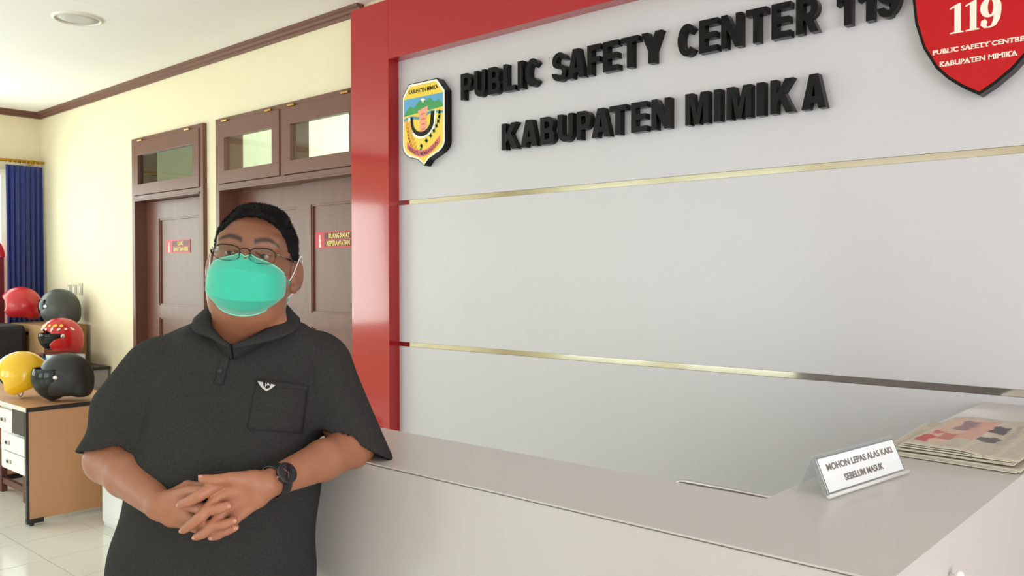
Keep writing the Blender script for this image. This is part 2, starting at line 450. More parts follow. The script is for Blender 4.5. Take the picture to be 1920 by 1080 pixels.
# raised lettering
ROW1 = [('P', -2.957, -2.883), ('U', -2.866, -2.792), ('B', -2.772, -2.696), ('L', -2.677, -2.603), ('I', -2.588, -2.556), ('C', -2.542, -2.46), ('S', -2.387, -2.305), ('A', -2.3, -2.207), ('F', -2.192, -2.123), ('E', -2.11, -2.032), ('T', -2.019, -1.935), ('Y', -1.92, -1.823), ('C', -1.752, -1.671), ('E', -1.657, -1.579), ('N', -1.564, -1.481), ('T', -1.463, -1.383), ('E', -1.364, -1.292), ('R', -1.272, -1.19), ('1', -1.128, -1.077), ('1', -1.055, -1.004), ('9', -0.996, -0.918)]
ROW2 = [('K', -2.688, -2.59), ('A', -2.571, -2.471), ('B', -2.454, -2.372), ('U', -2.354, -2.269), ('P', -2.248, -2.173), ('A', -2.169, -2.074), ('T', -2.077, -1.993), ('E', -1.969, -1.894), ('N', -1.872, -1.786), ('M', -1.717, -1.617), ('I', -1.594, -1.565), ('M', -1.541, -1.442), ('I', -1.421, -1.391), ('K', -1.367, -1.278), ('A', -1.251, -1.163)]
# heavy grotesque capitals drawn as outlines on a 0..1 by 0..1 box (stem .30 wide for letters ~.08 m wide)
def arcp(cx, cy, rx, ry, a0, a1, n=9):
    return [(cx+rx*math.cos(math.radians(a0+(a1-a0)*i/n)), cy+ry*math.sin(math.radians(a0+(a1-a0)*i/n))) for i in range(n+1)]
s = .31; h = .19
GL = {
 'I': [[(0, 0), (1, 0), (1, 1), (0, 1)]],
 'L': [[(0, 0), (1, 0), (1, h), (s, h), (s, 1), (0, 1)]],
 'T': [[(.5-s/2, 0), (.5+s/2, 0), (.5+s/2, 1-h), (1, 1-h), (1, 1), (0, 1), (0, 1-h), (.5-s/2, 1-h)]],
 'E': [[(0, 0), (1, 0), (1, h), (s, h), (s, .41), (.93, .41), (.93, .60), (s, .60), (s, 1-h), (1, 1-h), (1, 1), (0, 1)]],
 'F': [[(0, 0), (s+.03, 0), (s+.03, .40), (.93, .40), (.93, .59), (s+.03, .59), (s+.03, 1-h), (1, 1-h), (1, 1), (0, 1)]],
 'Y': [[(.5-s/2, 0), (.5+s/2, 0), (.5+s/2, .38), (1, 1), (.68, 1), (.5, .63), (.32, 1), (0, 1), (.5-s/2, .38)]],
 'N': [[(0, 0), (.28, 0), (.28, .56), (.70, 0), (1, 0), (1, 1), (.72, 1), (.72, .46), (.30, 1), (0, 1)]],
 'M': [[(0, 0), (.225, 0), (.225, .70), (.39, 0), (.61, 0), (.775, .70), (.775, 0), (1, 0), (1, 1), (.67, 1), (.5, .34), (.33, 1), (0, 1)]],
 'K': [[(0, 0), (.28, 0), (.28, .28), (.40, .42), (.66, 0), (1, 0), (.59, .60), (.97, 1), (.62, 1), (.28, .58), (.28, 1), (0, 1)]],
 'U': [[(0, 1)]+arcp(.5, .36, .5, .36, 180, 360)+[(1, 1), (1-s, 1)]+arcp(.5, .36, .5-s, .36-h, 360, 180)+[(s, 1)]],
 'C': [arcp(.52, .5, .52, .5, 40, 320, 22)+[(.68, .30)]+arcp(.52, .5, .52-s, .5-h, 305, 55, 18)+[(.68, .68)]],
 'S': [[(.98, .72)]+arcp(.5, .73, .46, .27, 20, 180, 8)+arcp(.44, .68, .40, .24, 200, 262, 4)+[(.58, .41)]+arcp(.58, .295, .12, .115, 80, -90, 5)+arcp(.48, .295, .19, .115, 270, 190, 4)+[(0, .30)]+arcp(.5, .28, .49, .28, 190, 360, 10)+arcp(.56, .33, .43, .24, 5, 75, 5)+[(.42, .60)]+arcp(.46, .715, .14, .10, 250, 90, 5)+arcp(.50, .715, .17, .10, 80, 15, 4)],
 '1': [[(.50, 0), (1, 0), (1, 1), (.58, 1), (.42, .85), (0, .74), (0, .56), (.28, .62), (.50, .70)]],
}
GLH = {  # outline, hole
 'A': ([(0, 0), (.31, 0), (.37, .18), (.63, .18), (.69, 0), (1, 0), (.68, 1), (.32, 1)], [(.43, .36), (.57, .36), (.5, .70)]),
 'P': ([(0, 0), (s, 0), (s, .35), (.55, .35)]+arcp(.55, .675, .45, .325, -90, 90)+[(0, 1)], [(s, .53), (.50, .53)]+arcp(.50, .675, .18, .145, -90, 90, 6)+[(s, .82)]),
 'R': ([(0, 0), (s, 0), (s, .36), (.40, .36), (.63, 0), (1, 0), (.72, .40)]+arcp(.54, .69, .43, .31, -60, 90)+[(0, 1)], [(s, .54), (.50, .54)]+arcp(.50, .685, .16, .145, -90, 90, 6)+[(s, .83)]),
 'B': None, '9': None}
def glyph_bm(ch):
    """filled outlines in the unit box as a bmesh with one layer of faces"""
    bm = bmesh.new()
    def loop(pts):
        vs = [bm.verts.new((p[0], p[1], 0)) for p in pts]
        return [bm.edges.new((vs[i], vs[(i+1) % len(vs)])) for i in range(len(vs))]
    ed = []
    if ch in GL:
        for pts in GL[ch]: ed += loop(pts)
    elif ch == 'B':
        ed += loop([(0, 0), (.55, 0)]+arcp(.56, .28, .44, .28, -85, 50, 7)+arcp(.54, .745, .40, .255, -35, 88, 7)+[(0, 1)])
        ed += loop([(s, .18), (.52, .18)]+arcp(.52, .295, .16, .115, -90, 90, 5)+[(s, .41)])
        ed += loop([(s, .59), (.50, .59)]+arcp(.50, .705, .14, .115, -90, 90, 5)+[(s, .82)])
    elif ch == '9':
        ed += loop([(.03, .26)]+arcp(.46, .22, .40, .22, 200, 300, 5)+arcp(.48, .55, .52, .50, 290, 360, 8)+arcp(.5, .67, .5, .33, 5, 355, 22)[:-4]+[(.62, .36)]+[(.56, .20), (.44, .17), (.33, .22), (.32, .28)])
        ed += loop(arcp(.5, .67, .18, .16, 0, 324, 9))
    else:
        a, b = GLH[ch]; ed += loop(a); ed += loop(b)
    bmesh.ops.triangle_fill(bm, use_beauty=True, edges=ed, use_dissolve=False)
    return bm
def raised(rows, z0, z1, label, name='raised_lettering'):
    root = empty(name, ((rows[0][1]+rows[-1][2])/2, YP, z0)); tag(root, label, 'lettering')
    for ch, a, b in rows:
        bm = glyph_bm(ch)
        r = bmesh.ops.extrude_face_region(bm, geom=bm.faces[:]); 
        for v in r['geom']:
            if isinstance(v, bmesh.types.BMVert): v.co.z = 1
        for v in bm.verts: v.co = Vector((a+v.co.x*(b-a), YP-.034*v.co.z, z0+v.co.y*(z1-z0)))
        bmesh.ops.recalc_face_normals(bm, faces=bm.faces)
        me = bpy.data.meshes.new('letter'); bm.to_mesh(me); bm.free()
        link('letter', me, M_BLACK, root)
raised(ROW1, 2.349, 2.475, 'raised black letters of the upper line PUBLIC SAFETY CENTER 119')
raised(ROW2, 2.080, 2.202, 'raised black letters of the lower line KABUPATEN MIMIKA')
# ------------------------------------------------------------------ SDF modelling kit (numpy, surface nets)
class Field:
    def __init__(s, lo, hi, h):
        s.h = h; s.lo = np.array(lo, float); s.n = np.ceil((np.array(hi)-s.lo)/h).astype(int)+1
        s.f = np.full(s.n, 0.25, np.float32)
    def _sub(s, lo, hi):
        a = np.maximum(np.floor((np.array(lo)-s.lo)/s.h).astype(int), 0); b = np.minimum(np.ceil((np.array(hi)-s.lo)/s.h).astype(int)+1, s.n)
        if (b <= a).any(): return None
        ax = [(s.lo[i]+s.h*np.arange(a[i], b[i])).astype(np.float32) for i in range(3)]
        sl = tuple(slice(a[i], b[i]) for i in range(3))
        return sl, ax[0][:, None, None], ax[1][None, :, None], ax[2][None, None, :]
    def _mix(s, sl, d, k, mode):
        g = s.f[sl]
        if mode == 'sub':
            d = -d
            if k > 0:
                hh = np.maximum(k-np.abs(g-d), 0)/k; s.f[sl] = np.maximum(g, d)+hh*hh*k*.25
            else: s.f[sl] = np.maximum(g, d)
        else:
            if k > 0:
                hh = np.maximum(k-np.abs(g-d), 0)/k; s.f[sl] = np.minimum(g, d)-hh*hh*k*.25
            else: s.f[sl] = np.minimum(g, d)
    def ell(s, c, r, k=0.0, R=None, mode='add'):
        """ellipsoid; R = 3x3 whose columns are the ellipsoid's axes"""
        c = np.array(c, float); r = np.array(r, float); m = max(r)+k+2*s.h
        if R is None: ext = r+k+2*s.h
        else: ext = np.abs(np.array(R)) @ r + k+2*s.h
        q = s._sub(c-ext, c+ext)
        if q is None: return s
        sl, X, Y, Z = q; X = X-c[0]; Y = Y-c[1]; Z = Z-c[2]
        if R is not None:
            R = np.array(R); X, Y, Z = (R[0, 0]*X+R[1, 0]*Y+R[2, 0]*Z), (R[0, 1]*X+R[1, 1]*Y+R[2, 1]*Z), (R[0, 2]*X+R[1, 2]*Y+R[2, 2]*Z)
        k0 = np.sqrt((X/r[0])**2+(Y/r[1])**2+(Z/r[2])**2); k1 = np.sqrt((X/r[0]**2)**2+(Y/r[1]**2)**2+(Z/r[2]**2)**2)
        s._mix(sl, (k0*(k0-1)/np.maximum(k1, 1e-6)).astype(np.float32), k, mode); return s
    def cap(s, a, b, ra, rb, k=0.0, mode='add'):
        a = np.array(a, float); b = np.array(b, float); m = max(ra, rb)+k+2*s.h
        q = s._sub(np.minimum(a, b)-m, np.maximum(a, b)+m)
        if q is None: return s
        sl, X, Y, Z = q; ab = b-a; L2 = max(ab @ ab, 1e-9)
        t = np.clip(((X-a[0])*ab[0]+(Y-a[1])*ab[1]+(Z-a[2])*ab[2])/L2, 0, 1)
        d = np.sqrt((X-a[0]-t*ab[0])**2+(Y-a[1]-t*ab[1])**2+(Z-a[2]-t*ab[2])**2)-(ra+(rb-ra)*t)
        s._mix(sl, d.astype(np.float32), k, mode); return s
    def chain(s, pts, rad, k=0.0, kin=None, mode='add'):
        for i in range(len(pts)-1): s.cap(pts[i], pts[i+1], rad[i], rad[i+1], k if i == 0 or kin is None else kin, mode)
        return s
    def plane(s, p, n, k=0.0, lo=None, hi=None):
        """remove the side the normal points to"""
        p = np.array(p, float); n = np.array(n, float); n /= np.linalg.norm(n)
        q = s._sub(s.lo if lo is None else lo, s.lo+s.h*s.n if hi is None else hi)
        sl, X, Y, Z = q
        d = (X-p[0])*n[0]+(Y-p[1])*n[1]+(Z-p[2])*n[2]
        s._mix(sl, (-d).astype(np.float32), k, 'sub'); return s
    def mesh(s, name):
        f = s.f; I = f < 0; n = f.shape
        cnt = np.zeros(tuple(np.array(n)-1), np.int8)
        for dx in (0, 1):
            for dy in (0, 1):
                for dz in (0, 1): cnt += I[dx:n[0]-1+dx, dy:n[1]-1+dy, dz:n[2]-1+dz]
        act = (cnt > 0) & (cnt < 8); idx = np.full(act.shape, -1, np.int64); cells = np.argwhere(act)
        idx[act] = np.arange(len(cells)); acc = np.zeros((len(cells), 3)); num = np.zeros(len(cells))
        corners = [(a, b, c) for a in (0, 1) for b in (0, 1) for c in (0, 1)]
        val = {c: f[cells[:, 0]+c[0], cells[:, 1]+c[1], cells[:, 2]+c[2]].astype(float) for c in corners}
        for c in corners:
            for ax in range(3):
                if c[ax] == 0:
                    e = list(c); e[ax] = 1; e = tuple(e); a, b = val[c], val[e]; m = (a < 0) != (b < 0)
                    t = np.where(m, a/np.where(m, a-b, 1), 0); p = np.zeros((len(cells), 3)); p[:] = c; p[:, ax] = t
                    acc[m] += p[m]; num[m] += 1
        v = s.lo+s.h*(cells+acc/num[:, None]); faces = []
        for ax in range(3):
            o1, o2 = [(1, 2), (2, 0), (0, 1)][ax]
            sh = [slice(0, n[i]) for i in range(3)]; A = [slice(0, n[i]) for i in range(3)]; A[ax] = slice(0, n[ax]-1); B_ = list(A); B_[ax] = slice(1, n[ax])
            ia, ib = I[tuple(A)], I[tuple(B_)]; e = np.argwhere(ia != ib); e = e[(e[:, o1] > 0) & (e[:, o2] > 0) & (e[:, o1] < n[o1]-1) & (e[:, o2] < n[o2]-1)]
            inside = ia[e[:, 0], e[:, 1], e[:, 2]]
            def q(d1, d2):
                z = e.copy(); z[:, o1] -= d1; z[:, o2] -= d2; return idx[z[:, 0], z[:, 1], z[:, 2]]
            quad = np.stack([q(1, 1), q(0, 1), q(0, 0), q(1, 0)], 1); quad[~inside] = quad[~inside][:, ::-1]
            faces.append(quad)
        F = np.concatenate(faces); F = F[(F >= 0).all(1)]
        return np_mesh(name, v, F)

def np_mesh(name, v, F, smooth=True):
    me = bpy.data.meshes.new(name); me.vertices.add(len(v)); me.vertices.foreach_set('co', np.ascontiguousarray(v, np.float32).ravel())
    k = F.shape[1]; me.loops.add(F.size); me.loops.foreach_set('vertex_index', np.ascontiguousarray(F, np.int32).ravel())
    me.polygons.add(len(F)); me.polygons.foreach_set('loop_start', np.arange(0, F.size, k, dtype=np.int32)); me.polygons.foreach_set('loop_total', np.full(len(F), k, np.int32))
    me.update(calc_edges=True); me.validate()
    if smooth: me.polygons.foreach_set('use_smooth', np.ones(len(me.polygons), bool))
    return me

def grid_mesh(name, P, smooth=True, close_u=False):
    """P: (nu, nv, 3) array of points"""
    nu, nv, _ = P.shape; F = []
    for i in range(nu if close_u else nu-1):
        for j in range(nv-1): F.append((i*nv+j, ((i+1) % nu)*nv+j, ((i+1) % nu)*nv+j+1, i*nv+j+1))
    return np_mesh(name, P.reshape(-1, 3), np.array(F), smooth)

def paint(me, cols, name='Col'):
    a = me.color_attributes.new(name, 'FLOAT_COLOR', 'POINT'); c = np.ones((len(me.vertices), 4), np.float32); c[:, :3] = cols
    a.data.foreach_set('color', c.ravel())

# ------------------------------------------------------------------ reception counter
CT = 1.10
ct = empty('reception_counter', (-1.2, 1.3, 0)); tag(ct, 'white laminate reception counter with an L-shaped raised ledge', 'counter')
XL, XO, XI, YF, YB = -1.95, -0.37, -0.672, 1.150, 1.432
MB().box((XL, YF+.002, 0), (XO-.02, YF+.022, CT-.0052)).build('front_panel', M_COUNTER, ct)
MB().box((XO-.02, YF+.002, 0), (XO-.0008, YP-.002, CT-.0032)).build('side_panel', M_COUNTER, ct)
MB().box((XL, YF+.022, 0), (XL+.02, YB, CT-.020)).build('end_panel', M_COUNTER, ct)
MB().box((XL+.02, YB-.02, 0), (XI, YB-.002, CT-.020)).build('inner_panel', M_COUNTER, ct)
MB().box((XI+.002, YB-.02, 0), (XI+.02, YP-.002, CT-.020)).build('inner_panel', M_COUNTER, ct)
pts = [(XL, YF), (XO, YF), (XO, YP-.001), (XI, YP-.001), (XI, YB), (XL, YB)]
MB().prism(pts, lambda p: (p[0], p[1], CT-.0032), lambda p: (p[0], p[1], CT)).build('ledge', M_COUNTER, ct)
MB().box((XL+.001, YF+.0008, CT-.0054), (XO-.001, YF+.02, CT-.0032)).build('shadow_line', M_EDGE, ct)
MB().box((XL+.02, YB, .72), (XI, YB+.55, .745)).build('worktop', M_COUNTER, ct)
# little white knob on the side
Mk = Matrix.Translation((XO-.001, 1.429, 1.033)) @ Matrix.Rotation(math.pi/2, 4, 'Y')
MB().lathe([(0, 0), (.005, 0), (.005, .008), (.011, .012), (.011, .018), (.006, .021), (0, .021)], Mk, 20).build('knob', M_WHITE, ct, smooth=True)

# chair behind the counter
def office_chair():
    r = empty('visitor_chair', (-1.008, 2.15, 0), -.035); tag(r, 'black padded chair with chrome tube frame behind the counter', 'chair')
    def W(x, y, z): return r.matrix_basis @ Vector((x, y, z)) if False else Matrix.Translation(r.location) @ Matrix.Rotation(-.035, 4, 'Z') @ Vector((x, y, z))
    w = .205; top = .945
    arch = []
    for a in np.linspace(math.pi, math.pi/2, 7): arch.append(W(-w+.05+.05*math.cos(a), -.15, top-.05+.05*math.sin(a)))
    for a in np.linspace(math.pi/2, 0, 7): arch.append(W(w-.05+.05*math.cos(a), -.15, top-.05+.05*math.sin(a)))
    arch = [W(-w, -.13, .46)]+arch+[W(w, -.13, .46)]
    MB().tube(arch, .0075, 12).build('back_frame', M_CHROME, r, smooth=True)
    e = MB(); e.box((-w+.006, -.168, .60), (w-.006, -.140, top-.006), Matrix.Translation(r.location) @ Matrix.Rotation(-.035, 4, 'Z'))
    e.build('backrest', M_BLACKP, r, bev=.012)
    e = MB(); e.box((-.2, -.12, .42), (.2, .28, .48), Matrix.Translation(r.location) @ Matrix.Rotation(-.035, 4, 'Z')); e.build('seat', M_BLACKP, r, bev=.02)
    for sx in (-1, 1):
        MB().tube([W(sx*w, -.13, .47), W(sx*w, -.15, .012)], .0105, 10).build('leg', M_CHROME, r, smooth=True)
        MB().tube([W(sx*w*.95, .25, .43), W(sx*w*.95, .27, .012)], .0105, 10).build('leg', M_CHROME, r, smooth=True)
office_chair()

# acrylic tent sign on the ledge
def tent_sign():
    a = Vector((-.588, 1.497, CT)); b = Vector((-.546, 1.801, CT)); back = Vector((-.062, .009, 0)); rid = Vector((-.0315, .006, .071))
    r = empty('acrylic_sign', (a+b)/2); tag(r, 'clear acrylic tent sign on the counter ledge reading MOHON LEPAS ALAS KAKI SEBELUM MASUK', 'sign')
    MA = glass_mat('clear_acrylic', (248, 250, 250), 1.45, 0.02, haze=.03)
    n1 = (b-a).cross(rid).normalized(); t = .0025
    up = Vector((0, 0, .0012))
    def slab(p, q, s_, n, name, m, t=t, par=r):
        """plate with corners p,q (bottom) and p+s_,q+s_ (top), thickness along n"""
        mb = MB(); V = [p, q, q+s_, p+s_]
        mb.prism(V, lambda v: v, lambda v: v+n*t); return mb.build(name, m, par)
    if n1.x < 0: n1 = -n1
    slab(a+up, b+up, rid, -n1, 'front_leaf', MA)
    n2 = (b-a).cross(rid-back).normalized()
    if n2.x > 0: n2 = -n2
    slab(a+back+up, b+back+up, rid-back, -n2, 'back_leaf', MA)
    # rounded bead along the front foot and the label card
    MB().tube([a+n1*.003+up*3, b+n1*.003+up*3], .0035, 10).build('foot_bead', glass_mat('bead', (250, 252, 252), 1.45, .02, haze=.55), r, smooth=True)
    ex = (b-a); u0 = rid*.10; lab = rid*.80
    p = a+ex*.030+u0+up; q = a+ex*.970+u0+up
    slab(p, q, lab, n1, 'label_card', mat('card_white', (226, 234, 238), .3, coat=.5), .0022)
    rim = []
    f = n1*.0024
    mb = MB(); c4 = [p+f, q+f, q+lab+f, p+lab+f]
    mb.ring(c4, .0009, 6).build('card_edge', mat('card_edge', (110, 116, 124), .4), r)
    mt = mat('grey_print', (122, 114, 110), .5); n = n1*.0026
    for txt, x0, x1, y0, y1 in (('MOHON LEPAS ALAS KAKI', .075, .935, .60, .80), ('SEBELUM MASUK', .235, .745, .20, .40)):
        me = warp(text_mesh(txt, .025, .02), lambda c: np.array([list(p+n+(q-p)*(x0+(x1-x0)*v[0])+lab*(y0+(y1-y0)*v[1])+n1*(.0004*v[2])) for v in c]))
        link('lettering', me, mt, r)
tent_sign()

# newspapers
M_NEWS = mat('newsprint', (205, 200, 180), .85, attr='Col', noise=.08, nscale=60, bump=.15, bscale=40)
def newspaper(name, quad, z, thick, seed, label, style, fold=.0):
    rnd = np.random.RandomState(seed); nu, nv = 70, 50
    q = [np.array(p, float) for p in quad]   # corners a,b,c,d  (a-b near edge)
    U, V = np.meshgrid(np.linspace(0, 1, nu), np.linspace(0, 1, nv), indexing='ij')
    B2 = (1-U)[..., None]*((1-V)[..., None]*q[0]+V[..., None]*q[3])+U[..., None]*((1-V)[..., None]*q[1]+V[..., None]*q[2])
    ph = rnd.rand(6)*6
    wav = .0055*np.sin(5*U+ph[0]+2*V)*np.sin(3*V+ph[1])+.002*np.sin(11*U+ph[2]+4*V)+fold*np.exp(-((V-.85)/.2)**2)*(.5+.5*np.sin(4*U+ph[3]))
    wav *= {1: .15, 2: .3}.get(seed, 1)
    root = empty(name, (float((q[0][0]+q[2][0])/2), float((q[0][1]+q[2][1])/2), z)); tag(root, label, 'newspaper', 'newspapers on the counter ledge')
    sheets = 3
    for k in range(sheets):
        off = np.array([rnd.uniform(-.006, .006), rnd.uniform(-.006, .006)])*(sheets-1-k)
        zz = z+.0012+thick*(k+1)/sheets+wav*(k/(sheets-1.))
        zz = np.maximum(zz, z+.001+.002*k)
        edge = np.minimum(np.minimum(U, 1-U), np.minimum(V, 1-V))
        top = np.dstack([B2+off, zz]); lowz = np.maximum(zz-thick/sheets*.75*(1 if k else 1), z+.0004)
        bot = np.dstack([B2+off, lowz])
        # slab: top sheet + bottom sheet + sides
        P = np.concatenate([top.reshape(-1, 3), bot.reshape(-1, 3)]); F = []
        idx = np.arange(nu*nv).reshape(nu, nv)
        a_, b_, c_, d_ = idx[:-1, :-1].ravel(), idx[1:, :-1].ravel(), idx[1:, 1:].ravel(), idx[:-1, 1:].ravel()
        F.append(np.stack([a_, b_, c_, d_], 1)); o = nu*nv; F.append(np.stack([a_+o, d_+o, c_+o, b_+o], 1))
        for line in (idx[:, 0], idx[-1, :], idx[::-1, -1], idx[0, ::-1]): F.append(np.stack([line[:-1]+o, line[1:]+o, line[1:], line[:-1]], 1))
        me = np_mesh('newspaper', P, np.concatenate(F), True)
        base = np.array(s2l((200, 195, 180))[:3])*(1-.05*k); col = np.tile(base, (2*nu*nv, 1)).reshape(2, nu, nv, 3)
        if k == sheets-1:
            for (u0, u1, v0, v1, c, al) in style:
                wb_ = .02*np.sin(U*37+k)*np.sin(V*29+3); m = (U+wb_ > u0) & (U+wb_ < u1) & (V-wb_ > v0) & (V-wb_ < v1); cc = np.array(s2l(c)[:3]); col[0][m] = col[0][m]*(1-al)+cc*al
            lines = (np.sin(V*150) > .2) & (U > .04) & (U < .96) & (np.sin(U*22) > -.8); free = lines & (np.abs(col[0]-base).sum(-1) < 1e-4)
            col[0][free] *= .80
        paint(me, col.reshape(-1, 3)); link('page', me, M_NEWS, root)
RD = (178, 80, 76); DKp = (72, 66, 80); PK = (198, 150, 142)
newspaper('newspaper', [(-.615, 1.962), (-.372, 1.938), (-.374, 2.46), (-.655, 2.44)], CT, .007, 1, 'bottom newspaper of the pile on the counter ledge', [])
newspaper('newspaper', [(-.640, 1.975), (-.385, 1.955), (-.378, 2.42), (-.668, 2.36)], CT+.0095, .005, 2, 'middle newspaper of the pile, its pale back corner sticking out', [(.1, .5, .6, .9, (190, 188, 150), .5)])
newspaper('newspaper', [(-.610, 1.985), (-.380, 1.965), (-.376, 2.44), (-.620, 2.46)], CT+.0165, .006, 3, 'top newspaper of the pile with red and dark printed pictures',
          [(.03, .30, .10, .95, (206, 172, 160), .7), (.03, .16, .10, .30, RD, .9), (.05, .16, .36, .46, RD, .8), (.18, .30, .22, .42, RD, .7), (.17, .34, .55, .86, (110, 90, 110), .7), (.30, .46, .30, .92, PK, .8), (.46, .62, .62, .80, DKp, .9), (.47, .66, .34, .48, DKp, .85), (.66, .72, .30, .85, (160, 150, 150), .7)], fold=.012)

# ------------------------------------------------------------------ emblem plaque
M_YEL = mat('emblem_yellow', (238, 205, 60), .3, coat=.3); M_EWHITE = mat('emblem_white', (240, 238, 228), .35)
def smooth_poly(pts, n=6):
    out = []; N_ = len(pts)
    for i in range(N_):
        p0, p1, p2, p3 = [np.array(pts[(i+k-1) % N_], float) for k in range(4)]
        for t in np.linspace(0, 1, n, endpoint=False):
            out.append(tuple(.5*((2*p1)+(-p0+p2)*t+(2*p0-5*p1+4*p2-p3)*t*t+(-p0+3*p1-3*p2+p3)*t**3)))
    return out
def emblem():
    x0, x1, z0, z1 = -3.374, -3.054, 2.052, 2.479; YB_, YF_ = YP, 2.925
    r = empty('emblem_plaque', ((x0+x1)/2, YP, z0)); tag(r, 'yellow shield plaque reading KABUPATEN MIMIKA mounted before the lettering', 'plaque')
    def P(u, v): return x0+(x1-x0)*u, z0+(z1-z0)*v
    out = [(.16, 1.0), (.82, 1.0), (1.0, .85), (1.0, .26)]+arcp(.66, .26, .34, .15, 0, -60, 5)[1:]+[(.62, .07), (.52, 0), (.45, .04)]+[(.36, .085)]+arcp(.32, .27, .32, .17, -110, -180, 5)+[(0, .86)]
    def layer(name, pts, y, t, m, parent=r, scale=None):
        if scale:
            pts = [(.5+(p[0]-.5)*scale[0], .5+(p[1]-.5)*scale[1]) for p in pts]
        q = [P(*p) for p in pts]
        bm = bmesh.new(); vs = [bm.verts.new((p[0], y, p[1])) for p in q]
        bmesh.ops.triangle_fill(bm, use_beauty=True, edges=[bm.edges.new((vs[i], vs[(i+1) % len(vs)])) for i in range(len(vs))])
        g = bmesh.ops.extrude_face_region(bm, geom=bm.faces[:])
        for v in g['geom']:
            if isinstance(v, bmesh.types.BMVert): v.co.y = y-t
        bmesh.ops.recalc_face_normals(bm, faces=bm.faces); me = bpy.data.meshes.new(name); bm.to_mesh(me); bm.free()
        return link(name, me, m, parent)
    layer('body', out, YB_, YB_-YF_, M_BLACK)
    y = YF_; e = .0004
    layer('border', out, y, e, M_EWHITE, scale=(.975, .98)); y -= e
    layer('field', out, y, e, M_YEL, scale=(.91, .93)); y -= e
    flat_text('KABUPATEN MIMIKA', *[P(.16, 0)[0], P(.84, 0)[0], P(0, .875)[1], P(0, .925)[1]], y, M_BLACK, r, .03, .0004)
    layer('sky', [(.045, .62), (.955, .66), (.955, .82), (.045, .82)], y, e, mat('emblem_blue', (88, 160, 205), .4)); y -= e
    layer('mountains', [(.045, .62), (.10, .68), (.20, .73), (.28, .70), (.40, .77), (.50, .80), (.58, .76), (.66, .79), (.76, .73), (.86, .75), (.955, .69), (.955, .66)], y, e, mat('emblem_green', (60, 150, 80), .4))
    layer('snow_cap', [(.44, .785), (.50, .80), (.56, .775), (.52, .77), (.50, .74), (.47, .77)], y-e, e, M_EWHITE)
    riv = [(.045+.91*t, .585+.018*math.sin(t*11)+.05*t) for t in np.linspace(0, 1, 26)]
    layer('river', riv+[(p[0], p[1]-.032) for p in riv[::-1]], y, e, mat('emblem_river', (80, 150, 180), .4))
    pil = mat('emblem_pink', (236, 160, 130), .4)
    layer('carved_pillar', [(.42, .36), (.60, .36), (.57, .56), (.62, .70), (.38, .66), (.42, .56)], y-e, e, pil)
    for k in range(4): layer('pillar_mark', [(.45, .42+.06*k), (.56, .43+.06*k), (.53, .445+.06*k), (.47, .44+.06*k)], y-2*e, e, mat('emblem_orange', (214, 110, 70), .4))
    y -= 2*e
    U = [(.22, .60)]+arcp(.46, .515, .22, .12, 180, 360, 14)+[(.72, .63)]; Uo = [(.80, .64)]+arcp(.48, .515, .31, .19, 360, 180, 14)+[(.15, .60)]
    layer('tusk_outline', U+Uo, y, e, M_EWHITE); Ui = [(.26, .595)]+arcp(.47, .525, .20, .12, 180, 360, 14)+[(.69, .625)]; Uo2 = [(.77, .63)]+arcp(.485, .525, .27, .175, 360, 180, 14)+[(.20, .60)]
    layer('tusk', Ui+Uo2, y-e, e, M_BLACK)
    og = mat('emblem_wheat', (226, 160, 50), .4); gr = mat('emblem_leaf', (50, 110, 60), .4)
    def leaf(name, u, v, a, s_, m):
        ca, sa = math.cos(a), math.sin(a)
        layer(name, [(u+s_*(x*ca-yy*sa), v+s_*.75*(x*sa+yy*ca)) for x, yy in ((-1, 0), (-.3, .42), (.4, .35), (1, 0), (.4, -.35), (-.3, -.42))], y-e, e, m)
    for k in range(9):
        t = k/8; cu, cv = .14+.05*math.sin(t*2)+.20*max(0, t-.55), .53-.34*t
        leaf('wheat_ear', cu-.03, cv+.01, 2.3-.6*t, .055, og); leaf('wheat_ear', cu+.05, cv, 1.1-.6*t, .055, og)
    for k in range(8):
        t = k/7; cu, cv = .88-.02*t-.40*t**2.2, .60-.36*t
        leaf('leaf', cu, cv, .5+.2*k, .045, gr); leaf('leaf', cu, cv, 1.8+.2*k, .045, gr)
    layer('leaf_stem', [(.48, .24), (.46, .19), (.40, .155), (.41, .19)], y-e, e, gr)
    top = [(.12+.76*t, .10+.135*(2*t-1)**2+.02*t) for t in np.linspace(0, 1, 15)]
    rb = mat('emblem_ribbon', (228, 110, 110), .4)
    layer('ribbon', [(p[0], p[1]+.075) for p in top]+top[::-1], y-2*e, e, rb)
    me = text_mesh('BERSATU MEMBANGUN', .03, .02)
    def f(c):
        t = .06+.88*c[:, 0]; uu = .12+.76*t; vv = .112+.135*(2*t-1)**2+.02*t+c[:, 1]*.05
        return np.stack([x0+(x1-x0)*uu, (y-3*e)-c[:, 2]*.0004, z0+(z1-z0)*vv], 1)
    link('lettering', warp(me, f), mat('ribbon_print', (90, 20, 30), .4), r)
emblem()

